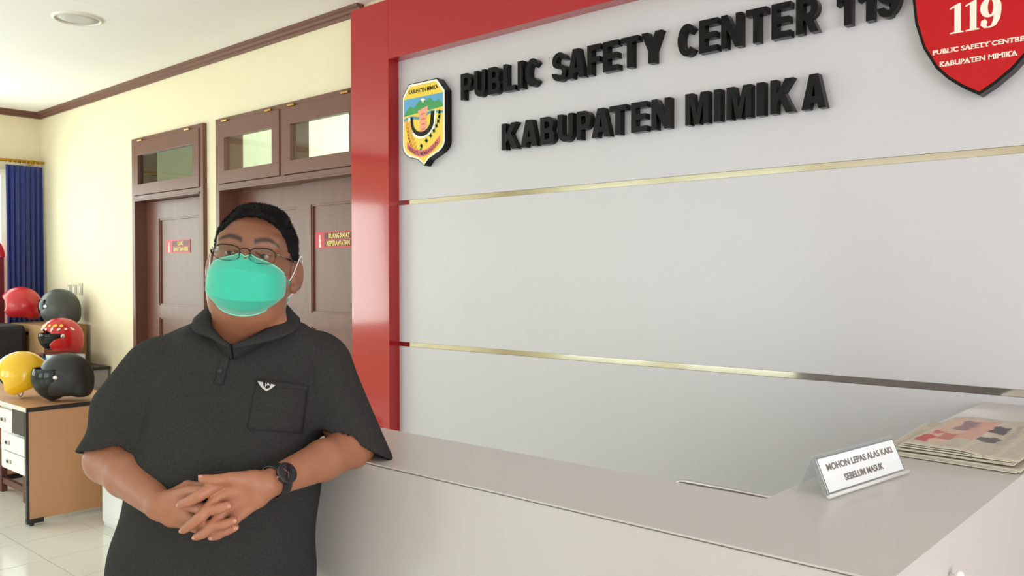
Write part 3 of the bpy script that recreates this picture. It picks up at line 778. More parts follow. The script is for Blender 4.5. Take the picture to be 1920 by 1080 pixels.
# ------------------------------------------------------------------ red shield
def shield():
    # outline through measured points, right half mirrored on the axis
    ax = -.681; zt = 2.051
    half = [(0, zt)]
    for q in ((1807, 166), (1778, 149), (1755, 129), (1731, 91), (1716, 45), (1711, 0)):
        hx_, hz_ = S(q[0], q[1], 2.922); half.append((hx_-ax, hz_))
    lx, lz = half[-1]; half += [(lx-.004, lz+.12), (lx+.03, lz+.17), (lx+.09, lz+.15), (0, lz+.20)]
    pts = [(ax+x, z) for x, z in half]; pts += [(ax-x, z) for x, z in half[-2:0:-1]]
    r = empty('shield_plaque', (ax, YP, zt)); tag(r, 'red shield plaque reading 119 PUBLIC SAFETY CENTRE KABUPATEN MIMIKA after the lettering', 'plaque')
    YF_ = 2.922
    cz = zt+.33
    def sc(k): return [(ax+(x-ax)*k, cz+(z-cz)*(1-(1-k)*.75)) for x, z in pts]
    MB().prism(pts, lambda p: (p[0], YP, p[1]), lambda p: (p[0], YF_, p[1])).build('body', M_BLACK, r)
    MB().prism(sc(.955), lambda p: (p[0], YF_, p[1]), lambda p: (p[0], YF_-.0015, p[1])).build('red_face', mat('shield_red', (186, 8, 18), .3, spec=.3), r)
    cream = mat('shield_print', (238, 232, 218), .4); y = YF_-.0015
    def gl(pl, x0, x1, z0, z1, hole=None):
        bm = bmesh.new(); ed = []
        for lp in [pl]+([hole] if hole else []):
            vs = [bm.verts.new((x0+p[0]*(x1-x0), y, z0+p[1]*(z1-z0))) for p in lp]; ed += [bm.edges.new((vs[i], vs[(i+1) % len(vs)])) for i in range(len(vs))]
        bmesh.ops.triangle_fill(bm, use_beauty=True, edges=ed); g = bmesh.ops.extrude_face_region(bm, geom=bm.faces[:])
        for v in g['geom']:
            if isinstance(v, bmesh.types.BMVert): v.co.y = y-.0006
        bmesh.ops.recalc_face_normals(bm, faces=bm.faces); me = bpy.data.meshes.new('digit'); bm.to_mesh(me); bm.free(); link('digit', me, cream, r)
    one = [(.02, 0), (1, 0), (1, .035), (.80, .06), (.80, 1), (.66, 1), (.10, .90), (.0, .86), (.02, .83), (.34, .88), (.34, .06), (.02, .035)]
    zl, zh = 2.253, 2.345
    gl(one, -.766, -.726, zl, zh); gl(one, -.722, -.682, zl, zh)
    nine = arcp(.5, .66, .5, .34, 0, 205, 16)+arcp(.42, .60, .40, .26, 225, 300, 4)+[(.66, .44), (.60, .20), (.50, .05), (.34, .04), (.30, .10), (.36, .2), (.24, .30), (.06, .26), (.02, .12), (.18, .01), (.45, -.01), (.74, .04), (.94, .25), (1, .5)]
    gl(nine, -.680, -.622, zl, zh, arcp(.49, .67, .13, .25, 0, 342, 14))
    # slab-serif lines
    def slab_line(txt, x0, x1, z0, z1):
        me = text_mesh(txt, .028, .02, res=4)
        link('lettering', warp(me, lambda c: np.stack([x0+c[:, 0]*(x1-x0), y-c[:, 2]*.0006, z0+c[:, 1]*(z1-z0)], 1)), cream, r)
        n = len(txt); cw = (x1-x0)/n; mb = MB()
        for k, chx in enumerate(txt):
            if chx == ' ': continue
            cx = x0+(k+.5)*cw
            if chx in 'PFTIKRLEAY':
                mb.box((cx-.42*cw, y-.0005, z0), (cx-.02*cw, y, z0+.0018)) if chx not in 'U' else None
                if chx in 'AKNMRH': mb.box((cx+.08*cw, y-.0005, z0), (cx+.46*cw, y, z0+.0018))
                if chx in 'UNMIKY': mb.box((cx-.46*cw, y-.0005, z1-.0018), (cx+.0*cw, y, z1)); mb.box((cx+.1*cw, y-.0005, z1-.0018), (cx+.46*cw, y, z1))
        mb.build('serif', cream, r)['kind'] = 'stuff'
    def at(px, py):
        return S(px, py, YF_-.0015)
    a = at(1749, 101); b = at(1921, 69); slab_line('PUBLIC SAFETY CENTRE', a[0], b[0], 2.196, 2.211)
    a = at(1762, 122); b = at(1908, 96); slab_line('KABUPATEN MIMIKA', a[0], b[0], 2.155, 2.171)
shield()

# ------------------------------------------------------------------ curtain by the end window
def curtain():
    r = empty('blue_curtain', (-8.43, 2.82, .9)); tag(r, 'dark blue pleated curtain hanging from a golden rod', 'curtain')
    nu, nv = 90, 24; u = np.linspace(0, 1, nu); v = np.linspace(0, 1, nv); Uc, Vc = np.meshgrid(u, v, indexing='ij')
    amp = .012+.022*(1-Vc)
    P = np.dstack([-8.425+amp*np.sin(Uc*2*math.pi*7+.6*np.sin(3*Vc)), 2.665+.30*Uc+.006*np.sin(Uc*40), .85+1.64*Vc])
    me = grid_mesh('cloth', P); o = link('cloth', me, mat('navy_cloth', (24, 42, 120), .8, noise=.15, nscale=40, bump=.2, bscale=500, sheen=.3), r)
    m = o.modifiers.new('thick', 'SOLIDIFY'); m.thickness = .002
    MB().tube([(-8.43, 1.0, 2.53), (-8.43, 2.985, 2.53)], .014, 14).build('rod', M_BRASSY, r, smooth=True)
    for yy in (1.9, 2.9): MB().box((-8.54, yy-.01, 2.51), (-8.43, yy+.01, 2.55)).build('bracket', M_BRASSY, r)
    for k in range(8):
        yy = 2.68+.038*k; MB().ring([(-8.43+.019*math.cos(a), yy, 2.525+.019*math.sin(a)) for a in np.linspace(0, 2*math.pi, 12, endpoint=False)], .002, 6).build('ring', M_BRASSY, r)
M_BRASSY = mat('golden_rod', (214, 170, 70), .3, metal=.7)
curtain()
# maroon board and red ring seen through the end window's last pane
r = empty('window_board', (-8.50, 2.5, .86)); tag(r, 'maroon board standing in the window beside the blue curtain', 'board')
MB().box((-8.535, 2.30, .851), (-8.515, 2.675, 1.665)).build('board', mat('maroon_board', (120, 34, 38), .5, noise=.1), r)
ringp = [(1.0*math.cos(t), math.sin(t)) for t in np.linspace(0, math.pi, 20)]
MB().prism([(2.52+.165*c_, 1.665+.20*s_) for c_, s_ in ringp]+[(2.52+.125*c_, 1.665+.15*s_) for c_, s_ in ringp[::-1]], lambda p: (-8.53, p[0], p[1]), lambda p: (-8.518, p[0], p[1])).build('red_arch', mat('arch_red', (205, 40, 50), .4), r)

# ------------------------------------------------------------------ desk
M_WOOD = mat('desk_laminate', (196, 148, 108), .4, noise=.07, nscale=5, stretch=(1, 1, .2), bump=.03, bscale=60)
M_DKEDGE = mat('desk_edge', (42, 32, 30), .4)
DX, DY = -5.53, 1.845
desk = empty('office_desk', (-6.2, 2.15, 0)); tag(desk, 'light wood office desk with dark edging and white drawers carrying two helmets', 'desk')
MB().box((-6.95, DY+.003, .686), (DX-.004, DY+.62, .708)).build('desktop', M_WOOD, desk)
e = MB(); e.box((-6.95, DY-.002, .684), (DX, DY+.003, .710)); e.build('front_edge', mat('desk_edge_blown_out', (214, 210, 204), .35), desk, bev=.001)  # front edging painted pale, as if blown out by daylight
MB().box((DX-.004, DY+.003, .684), (DX, DY+.62, .710)).build('side_edge', M_DKEDGE, desk, bev=.001)
MB().box((DX-.024, DY+.016, .035), (DX-.004, DY+.60, .686)).build('side_panel', M_WOOD, desk)
MB().box((DX-.026, DY, .028), (DX-.002, DY+.016, .686)).build('panel_edge', M_DKEDGE, desk, bev=.001)
MB().box((-6.95, DY+.02, .035), (-6.93, DY+.60, .686)).build('side_panel', M_WOOD, desk)
MB().box((-6.93, DY+.5, .3), (DX-.024, DY+.515, .686)).build('back_panel', M_WOOD, desk)
MB().box((DX-.03, DY, .012), (DX+.002, DY+.095, .040)).tube([(DX-.012, DY+.03, 0), (DX-.012, DY+.03, .014)], .014, 10).build('foot', M_BLACKP, desk, bev=.002)
MB().box((DX-.03, DY+.5, .0), (DX+.002, DY+.6, .036)).build('foot', M_BLACKP, desk, bev=.002)
MB().box((-6.95, DY+.01, .0), (-6.92, DY+.6, .036)).build('foot', M_BLACKP, desk, bev=.002)
M_DRAW = mat('drawer_white', (232, 230, 228), .35)
MB().box((-6.10, DY+.045, .28), (-5.62, DY+.45, .684)).build('drawer_unit', M_DRAW, desk)
MB().box((-5.80, DY+.012, .528), (-5.60, DY+.044, .684)).build('keyboard_rail', M_BLACKP, desk, bev=.002)
for (xa, xb, za, zb, hx) in ((-6.10, -5.805, .528, .658, -5.975), (-6.03, -5.625, .402, .508, -5.90), (-6.02, -5.625, .285, .394, -5.88)):
    d_o = MB().box((xa, DY+.022, za), (xb, DY+.044, zb)).build('drawer', M_DRAW, desk, bev=.002)
    MB().box((hx-.03, DY+.012, (za+zb)/2-.014), (hx+.03, DY+.022, (za+zb)/2+.014)).build('handle', mat('handle_grey', (190, 186, 182), .3), d_o, bev=.002)
    MB().box((hx-.026, DY+.009, (za+zb)/2-.009), (hx+.004, DY+.0125, (za+zb)/2+.009)).build('pull_recess', M_BLACKP, d_o)

# low stool under the desk
st = empty('wooden_stool', (-6.35, 2.2, 0)); tag(st, 'dark reddish wooden stool pushed under the desk', 'stool')
M_STOOL = mat('stool_wood', (92, 52, 46), .5, noise=.15, nscale=20)
MB().box((-6.62, 2.02, .30), (-6.10, 2.32, .335)).build('seat', M_STOOL, st, bev=.006)
for x in (-6.58, -6.14):
    for y in (2.05, 2.29): MB().box((x-.018, y-.018, 0), (x+.018, y+.018, .30)).build('leg', M_STOOL, st)
for y in (2.05, 2.29): MB().box((-6.562, y-.012, .06), (-6.158, y+.012, .10)).build('stretcher', M_STOOL, st)

# white low cabinet beside the desk
wc = empty('white_cabinet', (-4.85, 2.4, 0)); tag(wc, 'low white cabinet on the floor between the desk and the man', 'cabinet')
MB().box((-5.23, 2.17, 0), (-4.40, 2.62, .56)).build('carcass', mat('cabinet_white', (222, 224, 226), .4), wc, bev=.003)
for a in (-5.215, -4.81):
    d_ = MB().box((a, 2.154, .03), (a+.395, 2.170, .54)).build('door', mat('cabinet_door', (224, 226, 228), .35), wc, bev=.002)
    MB().box((a+.18, 2.144, .48), (a+.22, 2.154, .50)).build('handle', M_CHROME, d_)

# side table in the corner
M_GREY = mat('grey_steel', (150, 148, 146), .45)
tb = empty('corner_cabinet', (-7.7, 2.65, 0)); tag(tb, 'grey steel cabinet with a black top in the corner under piled helmets', 'cabinet')
MB().box((-8.42, 2.31, .738), (-7.05, 2.985, .762)).build('cabinet_top', M_BLACKP, tb, bev=.002)
MB().box((-8.40, 2.33, .02), (-7.07, 2.975, .738)).build('carcass', M_GREY, tb)
for k in range(3):
    d_ = MB().box((-8.38+.435*k, 2.318, .05), (-7.96+.435*k, 2.330, .72)).build('door', M_GREY, tb, bev=.002)
    MB().box((-8.0+.435*k, 2.306, .38), (-7.985+.435*k, 2.318, .46)).build('handle', M_BLACKP, d_)

# boxes and bag on it
M_CARD = mat('cardboard', (150, 112, 72), .85, noise=.08, nscale=12, bump=.1, bscale=30)
bxr = empty('cardboard_box', (-7.86, 2.8, .762)); tag(bxr, 'brown cardboard box on the corner cabinet under a dark grey helmet', 'box')
MB().box((-8.22, 2.63, .763), (-7.46, 2.965, 1.085)).build('carton', M_CARD, bxr, bev=.003)
MB().box((-8.218, 2.631, 1.085), (-7.462, 2.796, 1.088)).build('flap', M_CARD, bxr); MB().box((-8.218, 2.799, 1.085), (-7.462, 2.964, 1.088)).build('flap', M_CARD, bxr)
MB().box((-7.86, 2.627, 1.0), (-7.80, 2.6305, 1.03)).build('hand_hole', M_BLACKP, bxr)
bag = empty('black_bag', (-8.08, 2.47, .762)); tag(bag, 'black soft case with silver buckles at the left of the cardboard box', 'bag')
MB().box((-8.42, 2.352, .764), (-7.76, 2.60, 1.09)).build('case', mat('bag_cloth', (34, 33, 38), .7, noise=.2, nscale=10, bump=.4, bscale=60), bag, bev=.035)
MB().box((-8.40, 2.343, .80), (-7.98, 2.353, .99)).build('front_pocket', mat('bag_pocket', (44, 42, 52), .7, noise=.2), bag, bev=.003)
for z in (.82, .92, 1.02): MB().box((-8.10, 2.345, z), (-7.93, 2.358, z+.022)).build('buckle', mat('buckle', (200, 200, 196), .35, metal=.6), bag, bev=.002)
MB().tube([(-8.2, 2.40, 1.09), (-8.15, 2.38, 1.14), (-8.0, 2.38, 1.15), (-7.95, 2.40, 1.09)], .012, 8).build('carry_strap', M_BLACKP, bag, smooth=True)
db = empty('flat_box', (-7.33, 2.70, .762)); tag(db, 'flat maroon box under the red spotted helmet', 'box')
MB().box((-7.46, 2.50, .763), (-7.235, 2.80, .868)).build('carton', mat('maroon_card', (96, 40, 42), .6, noise=.1), db, bev=.003)
MB().box((-7.46, 2.499, .84), (-7.235, 2.801, .872)).build('lid', mat('maroon_lid', (120, 36, 40), .6), db, bev=.002)
wb = empty('white_box', (-7.15, 2.72, .762)); tag(wb, 'small white and blue packet under the red spotted helmet', 'box')
MB().box((-7.228, 2.56, .763), (-7.075, 2.80, .872)).build('carton', mat('packet_white', (205, 212, 220), .5), wb, bev=.002)
MB().box((-7.21, 2.5585, .80), (-7.18, 2.56, .84)).box((-7.165, 2.5585, .80), (-7.135, 2.56, .84)).build('blue_print', mat('packet_blue', (90, 130, 180), .5), wb)
bb = empty('blue_bottle', (-7.10, 2.50, .762)); tag(bb, 'small blue spray bottle at the end of the corner cabinet', 'bottle')
MB().lathe([(0, 0), (.028, 0), (.03, .01), (.03, .07), (.012, .095), (.012, .10), (0, .10)], Matrix.Translation((-7.10, 2.50, .763)), 20).build('body', mat('bottle_blue', (50, 110, 170), .3), bb, smooth=True)
MB().lathe([(0, .10), (.014, .10), (.014, .13), (0, .13)], Matrix.Translation((-7.10, 2.50, .763)), 16).build('cap', M_BLACKP, bb)

# ------------------------------------------------------------------ helmets (front is local +x)
def helmet_shell(kind):
    f = Field((-.2, -.17, -.02), (.22, .17, .32), .006)
    f.ell((-.005, 0, .155), (.155, .128, .135)); f.ell((-.015, 0, .10), (.148, .125, .115), .05)
    f.ell((-.10, 0, .06), (.055, .10, .06), .03)
    if kind == 'full': f.ell((.10, 0, .055), (.075, .085, .055), .04)
    f.plane((0, 0, .012), (.0, 0, -1), .01)
    f.ell((-.005, 0, .14), (.130, .104, .112), .006, mode='sub'); f.ell((-.01, 0, .05), (.115, .095, .12), .01, mode='sub')
    if kind == 'full': f.ell((.17, 0, .155), (.105, .14, .055), .012, mode='sub')
    else:
        f.ell((.175, 0, .135), (.12, .16, .072), .015, mode='sub'); f.ell((.175, 0, .02), (.10, .16, .10), .02, mode='sub')
    return f.mesh('shell')
def helmet_lining():
    f = Field((-.16, -.13, .0), (.16, .13, .27), .008)
    f.ell((-.008, 0, .142), (.128, .102, .112)); f.plane((0, 0, .02), (0, 0, -1), .01)
    f.ell((.06, 0, .09), (.12, .075, .10), .02, mode='sub'); return f.mesh('lining')
def helmet_visor(a0=-20, a1=38, w=78, s=1.0, drop=0):
    nu, nv = 25, 10; P = np.zeros((nu, nv, 3))
    for i, th in enumerate(np.radians(np.linspace(-w, w, nu))):
        for j, ph in enumerate(np.radians(np.linspace(a0, a1, nv))):
            P[i, j] = (-.005+.163*s*math.cos(th)*math.cos(ph), .136*math.sin(th)*math.cos(ph), .15+.145*math.sin(ph)-drop*math.cos(th)*(1-(ph-math.radians(a0))/(math.radians(a1-a0))))
    return grid_mesh('visor', P)
SH_OPEN, SH_FULL, LIN = helmet_shell('open'), helmet_shell('full'), helmet_lining()
M_LIN = mat('helmet_lining', (30, 28, 28), .9)
def helmet(name, label, loc, rz, shell, m, visor=None, vm=None, trim=None, tilt=(0, 0), scale=1.0, extra=None):
    r = empty(name, loc, rz); r.rotation_euler = (tilt[0], tilt[1], rz); r.scale = (scale,)*3; tag(r, label, 'helmet', 'motorcycle helmets by the window')
    def add(nm, me, mm, par=r):
        o = bpy.data.objects.new(nm, me.copy()); C.objects.link(o); o.parent = par; o.data.materials.clear(); o.data.materials.append(mm); return o
    s_ = add('shell', shell, m); add('lining', LIN, M_LIN)
    if visor is not None:
        v = add('visor', visor, vm); md = v.modifiers.new('t', 'SOLIDIFY'); md.thickness = .003
        for sy in (-1, 1):
            k = MB().lathe([(0, 0), (.016, 0), (.014, .006), (0, .007)], Matrix.Translation((.02, sy*.133, .15)) @ Matrix.Rotation(-sy*math.pi/2, 4, 'X'), 16).build('visor_screw', M_CHROME, r, world=False, smooth=True)
    if extra: extra(r, s_)
    return r
def decals(r, pieces):
    """small flat decals placed on the shell: (azimuth, elevation, w, h, angle, material, name)"""
    for az, el, w_, h_, ang, mm, nm in pieces:
        a, e_ = math.radians(az), math.radians(el); bm = bmesh.new(); V = []
        n_ = 12
        for t in range(n_):
            q = 2*math.pi*t/n_; cx, cy = w_*math.cos(q), h_*math.sin(q); cr, sr = math.cos(ang), math.sin(ang); cx, cy = cx*cr-cy*sr, cx*sr+cy*cr
            aa = a+cx/.13; ee = e_+cy/.13
            V.append((-.007+.1585*math.cos(aa)*math.cos(ee), .1315*math.sin(aa)*math.cos(ee), .153+.139*math.sin(ee)))
        b0 = [bm.verts.new(v) for v in V]; b1 = [bm.verts.new(Vector(v)*.985+Vector((0, 0, .002))) for v in V]
        bm.faces.new(b0); bm.faces.new(b1[::-1])
        for t in range(n_): bm.faces.new((b0[t], b0[(t+1) % n_], b1[(t+1) % n_], b1[t]))
        bmesh.ops.recalc_face_normals(bm, faces=bm.faces); me = bpy.data.meshes.new(nm); bm.to_mesh(me); bm.free(); me.materials.append(mm)
        o = bpy.data.objects.new(nm, me); C.objects.link(o); o.parent = r
LEFT = math.atan2(-.6663, -.7457)      # towards the picture's left
TOCAM = math.atan2(-.7457, .6663)
VIS = glass_mat('smoked_visor', (70, 76, 76), 1.5, .08, haze=.35); VIS2 = glass_mat('dark_visor', (45, 45, 46), 1.5, .08, haze=.3)
def hl(px, py, z):
    c = np.array([(px-960)/FPX, (py-540)/FPX, 1.]); v = cam_rows.T @ c; t = (z-CAMZ)/v[2]; return (v[0]*t, v[1]*t)
W_ = M_EWHITE; BK = M_BLACKP
def yellow_extra(r, s_):
    decals(r, [(55, -4, .012, .020, .3, BK, 'fin_mark'), (62, -40, .004, .045, .15, BK, 'script_mark'), (85, -30, .004, .004, 0, W_, 'dot_mark'), (92, -32, .004, .004, 0, W_, 'dot_mark'), (98, -36, .004, .004, 0, W_, 'dot_mark')])
    pts = [Vector((.06+.05*math.sin(t), .118-.0*t, .03+.20*t/1.4)) for t in np.linspace(0, 1.4, 10)]
    MB().ring([Vector((.072+.012*math.sin(q)-.02*abs(math.cos(q)), .117*math.cos(q), .118+.112*math.sin(q))) for q in np.linspace(0, 2*math.pi, 28, endpoint=False)], .006, 8).build('rim', W_, r, world=False, smooth=True)
x, y = -6.01, 2.03
helmet('yellow_helmet', 'glossy yellow motorcycle helmet on the light wood desk', (x, y, .735), LEFT+.30, SH_OPEN, mat('helmet_yellow', (240, 190, 20), .18, coat=.5), extra=yellow_extra, tilt=(0, .42), scale=.98)
helmet('black_helmet', 'matt black helmet with a smoked visor on the desk corner', (-5.70, 2.13, .719), LEFT+.25, SH_OPEN, mat('helmet_black', (40, 42, 43), .45, noise=.1), helmet_visor(-66, 20, 80, 1.22, .03), VIS, tilt=(0, 0), scale=1.0)
sp = [((k*137.5) % 360-180, [8, 35, -12, 50, 22, -26, 64, 0][k % 8], .010+.004*(k % 3), .008+.004*(k % 2), k*.7, [W_, M_YEL, mat('sticker_pink', (240, 150, 140), .4), W_][k % 4], 'sticker') for k in range(52)]
helmet('spotted_helmet', 'red helmet covered in white and yellow flower stickers', (-7.20, 2.66, .874), LEFT+.75, SH_OPEN, mat('helmet_red_gloss', (196, 28, 36), .2, coat=.4), helmet_visor(-45, 8, 76), VIS2, extra=lambda r, s_: decals(r, sp), scale=1.0)
helmet('grey_helmet', 'dark grey helmet on top of the cardboard box', (-7.60, 2.80, 1.089), LEFT-.15, SH_OPEN, mat('helmet_grey', (62, 64, 62), .4, noise=.1), helmet_visor(-40, 22, 76, 1.04), VIS2, extra=lambda r, s_: decals(r, [(95, -12, .03, .016, 0, mat('badge_grey', (128, 134, 124), .4), 'badge')]), scale=1.03)
helmet('red_helmet', 'plain red helmet beside the blue curtain above the black case', (-8.08, 2.66, 1.112), LEFT+.3, SH_OPEN, mat('helmet_red', (190, 34, 42), .3, coat=.2), None, None, extra=lambda r, s_: decals(r, [(75, -14, .004, .05, .1, W_, 'stripe')]), scale=1.0)
# ------------------------------------------------------------------ the man
# local frame: x to the picture's right, y away from the camera, z up; base between his feet
BU, BV = -0.640, 1.830
PB = Vector((BU*math.cos(YAW)-BV*math.sin(YAW), BU*math.sin(YAW)+BV*math.cos(YAW), 0))
man = empty('person', PB, YAW)
tag(man, 'man in charcoal polo shirt and green face mask resting his elbow on the counter', 'person')
def P3(px, py, v):
    """measured photo position at horizontal depth v -> the man's local frame"""
    c = np.array([(px-960)/FPX, (py-540)/FPX, 1.]); wv = cam_rows.T @ c
    u = wv[0]*math.cos(YAW)+wv[1]*math.sin(YAW); d = -wv[0]*math.sin(YAW)+wv[1]*math.cos(YAW); t = v/d
    return np.array([u*t-BU, v-BV, wv[2]*t+CAMZ])
def part(name, me, m, par=man):
    return link(name, me, m, par, world=False)
def lap(me, it=1, lam=.5):
    n = len(me.vertices); co = np.empty(n*3); me.vertices.foreach_get('co', co); co = co.reshape(-1, 3)
    e = np.empty(len(me.edges)*2, np.int64); me.edges.foreach_get('vertices', e); e = e.reshape(-1, 2)
    deg = np.bincount(e.ravel(), minlength=n)[:, None]
    for _ in range(it):
        s_ = np.stack([np.bincount(e[:, 0], co[e[:, 1], k], n)+np.bincount(e[:, 1], co[e[:, 0], k], n) for k in range(3)], 1)
        co = co*(1-lam)+lam*s_/np.maximum(deg, 1)
    me.vertices.foreach_set('co', co.ravel()); me.update(); return me

# head frame: X picture right, Y towards the viewer, Z up, origin between the eyes at the head's middle
HO = P3(477, 484, 1.80)
def rot(ax, a):
    c_, s_ = math.cos(a), math.sin(a)
    return np.array({'x': [[1, 0, 0], [0, c_, -s_], [0, s_, c_]], 'y': [[c_, 0, s_], [0, 1, 0], [-s_, 0, c_]], 'z': [[c_, -s_, 0], [s_, c_, 0], [0, 0, 1]]}[ax])
base = np.array([[1, 0, 0], [0, -1, 0], [0, 0, 1.]])      # columns: X, Y(toward viewer), Z  (mirrored basis)
HT, HR_, HY = math.radians(6), math.radians(6.5), math.radians(6.5)
Rw = rot('y', HR_) @ rot('z', HY) @ rot('x', -HT)          # in man's frame: tilt back, turn, roll
HB = Rw @ base
def H(x, y, z): return HO + HB @ np.array([x, y, z])
def HP(P): return HO + P @ HB.T

SKIN = mat('skin', (176, 118, 86), .5, noise=.06, nscale=40, bump=.12, bscale=220, sss=.12, attr='Col')
f = Field((-.32, -.32, .80), (.42, .24, 1.69), .0026)
def he(c, r, k=0, mode='add', ang=None): f.ell(H(*c), r, k, HB if ang is None else HB @ ang, mode)
def hc(a, b, ra, rb, k=0, mode='add'): f.cap(H(*a), H(*b), ra, rb, k, mode)
# skull, face, cheeks, jaw
he((0, -.014, .022), (.081, .098, .084)); he((0, .020, -.030), (.077, .078, .088), .02)
he((0, .010, -.065), (.079, .075, .052), .025); hc((-.035, .035, -.088), (.035, .035, -.088), .036, .036, .03)
he((0, .058, -.098), (.030, .026, .022), .02)
he((0, .012, -.112), (.068, .060, .036), .03)
hc((-.048, .066, .026), (.048, .066, .026), .017, .017, .018)                      # brow
for sx in (-1, 1):
    he((sx*.033, .095, -.002), (.023, .013, .014), .012, 'sub')                    # sockets
    f.ell(H(sx*.0325, .0745, -.001), (.0128,)*3, .004)
    f.cap(H(sx*.020, .0865, .005), H(sx*.046, .0815, .004), .0032, .0032, .003)       # upper lid
    f.cap(H(sx*.020, .0860, -.0075), H(sx*.044, .0815, -.0075), .0026, .0026, .003)   # lower lid
    he((sx*.045, .052, -.045), (.026, .026, .024), .02)                            # cheek
hc((0, .088, -.002), (0, .108, -.032), .0075, .0115, .008); he((0, .102, -.036), (.017, .012, .010), .006)
he((0, .088, -.064), (.022, .010, .006), .005); he((0, .087, -.073), (.019, .010, .006), .005)
# ears
for sx in (-1, 1):
    A = rot('z', sx*.45) @ rot('x', -.15)
    he((sx*.091, -.016, -.026), (.008, .020, .033), .006, ang=A); he((sx*.101, -.005, -.020), (.009, .010, .018), .004, 'sub', A)
    he((sx*.089, -.006, -.054), (.007, .010, .012), .006)
# neck
NB = P3(462, 650, 1.865)
f.cap(H(0, -.015, -.06), NB, .063, .066, .03); f.cap(H(0, .0, -.10), P3(460, 628, 1.83), .056, .054, .03)
f.cap(P3(405, 618, 1.79), P3(525, 612, 1.79), .016, .016, .03)
# chest and trunk under the shirt
f.ell(P3(440, 745, 1.86), (.165, .100, .17), .04); f.ell(P3(425, 900, 1.83), (.175, .135, .20), .04); f.ell(P3(402, 1040, 1.83), (.18, .13, .17), .04)
f.cap(P3(350, 690, 1.86), P3(545, 690, 1.87), .070, .070, .04)
# arms
SHR, ELR, WRR = P3(302, 705, 1.865), P3(204, 862, 1.80), P3(301, 948, 1.635)
SHL, ELL, WRL = P3(594, 702, 1.875), P3(664, 838, 1.845), P3(499, 909, 1.625)
f.cap(SHR, ELR, .054, .047, .02); f.cap(SHL, ELL, .054, .042, .02)
MR = ELR*.62+WRR*.38; ML = ELL*.62+WRL*.38
f.chain([ELR, MR, WRR], [.046, .043, .027], .02, .01); f.chain([ELL, ML, WRL], [.040, .042, .0265], .02, .01)
# hands: metacarpals merge into a palm; fingers are separate bent chains
def hand(wr, mcps, side, kk=.010):
    for m_, r_w in mcps: f.cap(wr+(m_-wr)*.12, m_, .0155, r_w, kk)
LM = [P3(417, 903, 1.596), P3(409, 932, 1.592), P3(420, 957, 1.596), P3(440, 973, 1.604)]
LW = [P3(478, 899, 1.612), P3(476, 910, 1.610), P3(480, 924, 1.612), P3(486, 935, 1.617)]
for a_, b_, r0, r1 in zip(LW, LM, (.015, .015, .015, .014), (.0120, .0118, .0112, .0105)): f.cap(a_, b_, r0, r1, .010)
for a_ in LW: f.cap(WRL, a_, .022, .015, .010)
RM = [P3(352, 922, 1.613), P3(350, 945, 1.610), P3(352, 968, 1.612), P3(358, 985, 1.618)]
RW = [P3(318, 936, 1.628), P3(316, 948, 1.625), P3(318, 960, 1.626), P3(322, 971, 1.630)]
for a_, b_, r0, r1 in zip(RW, RM, (.016, .016, .016, .015), (.0125, .0122, .0118, .0105)): f.cap(a_, b_, r0, r1, .010)
for a_ in RW: f.cap(WRR, a_, .023, .016, .010)
def fin(pts, rad): f.chain(pts, rad, .004, .002)
def fin2(pts, rad):
    rad = [r*1.12 for r in rad]
    # own smooth chain merged with no blend so fingers stay apart
    for i in range(len(pts)-1): f.cap(pts[i], pts[i+1], rad[i], rad[i+1], .0018 if i == 0 else .001)
RI = [RM[0], P3(380, 921, 1.594), P3(396, 915, 1.590), P3(406, 911, 1.590)]
LI = [LM[0], P3(374, 929, 1.576), P3(354, 940, 1.579), P3(340, 945, 1.587)]
RMf = [RM[1], P3(388, 957, 1.583), P3(412, 953, 1.570), P3(427, 948, 1.571)]
LMf = [LM[1], P3(378, 968, 1.575), P3(357, 984, 1.579), P3(345, 993, 1.588)]
RR = [RM[2], P3(392, 986, 1.585), P3(420, 983, 1.578), P3(438, 976, 1.580)]
LR = [LM[2], P3(396, 988, 1.582), P3(380, 1001, 1.580), P3(369, 1006, 1.585)]
RP = [RM[3], P3(396, 1000, 1.598), P3(425, 996, 1.590), P3(441, 989, 1.588)]
LP = [LM[3], P3(424, 994, 1.598), P3(408, 1004, 1.594), P3(399, 1007, 1.594)]
for pts_, rad in ((RI, (.0112, .0098, .0086, .0076)), (LI, (.0115, .0100, .0088, .0076)), (RMf, (.0112, .0098, .0088, .0076)), (LMf, (.0112, .0098, .0087, .0074)),
                  (RR, (.0108, .0092, .0082, .0070)), (LR, (.0106, .0092, .0082, .0068)), (RP, (.0100, .0084, .0074, .0064)), (LP, (.0100, .0084, .0074, .0062))): fin2(pts_, rad)
TH = [P3(470, 900, 1.612), P3(432, 897, 1.590), P3(404, 900, 1.583), P3(380, 898, 1.585)]
f.cap(TH[0], TH[1], .015, .0118, .010); f.cap(TH[1], TH[2], .0112, .0100, .002); f.cap(TH[2], TH[3], .0100, .0084, .002)
TR = [P3(325, 930, 1.645), P3(352, 912, 1.655), P3(380, 914, 1.650), P3(398, 922, 1.645)]
f.chain(TR, (.015, .012, .010, .0085), .006, .003)
me = f.mesh('body'); lap(me, 1, .3)
co = np.empty(len(me.vertices)*3); me.vertices.foreach_get('co', co); co = co.reshape(-1, 3)
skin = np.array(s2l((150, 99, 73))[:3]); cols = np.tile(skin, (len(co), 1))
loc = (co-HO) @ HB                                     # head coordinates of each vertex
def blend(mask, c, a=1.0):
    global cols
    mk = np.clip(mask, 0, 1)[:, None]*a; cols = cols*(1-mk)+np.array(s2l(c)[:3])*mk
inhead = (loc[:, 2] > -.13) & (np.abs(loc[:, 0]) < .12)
fc = s2l((158, 106, 78)); blend(inhead.astype(float)*np.clip((loc[:, 2]+.13)/.05, 0, 1), (122, 80, 58), .85)  # head painted darker than the body, its backlit shade put into the skin
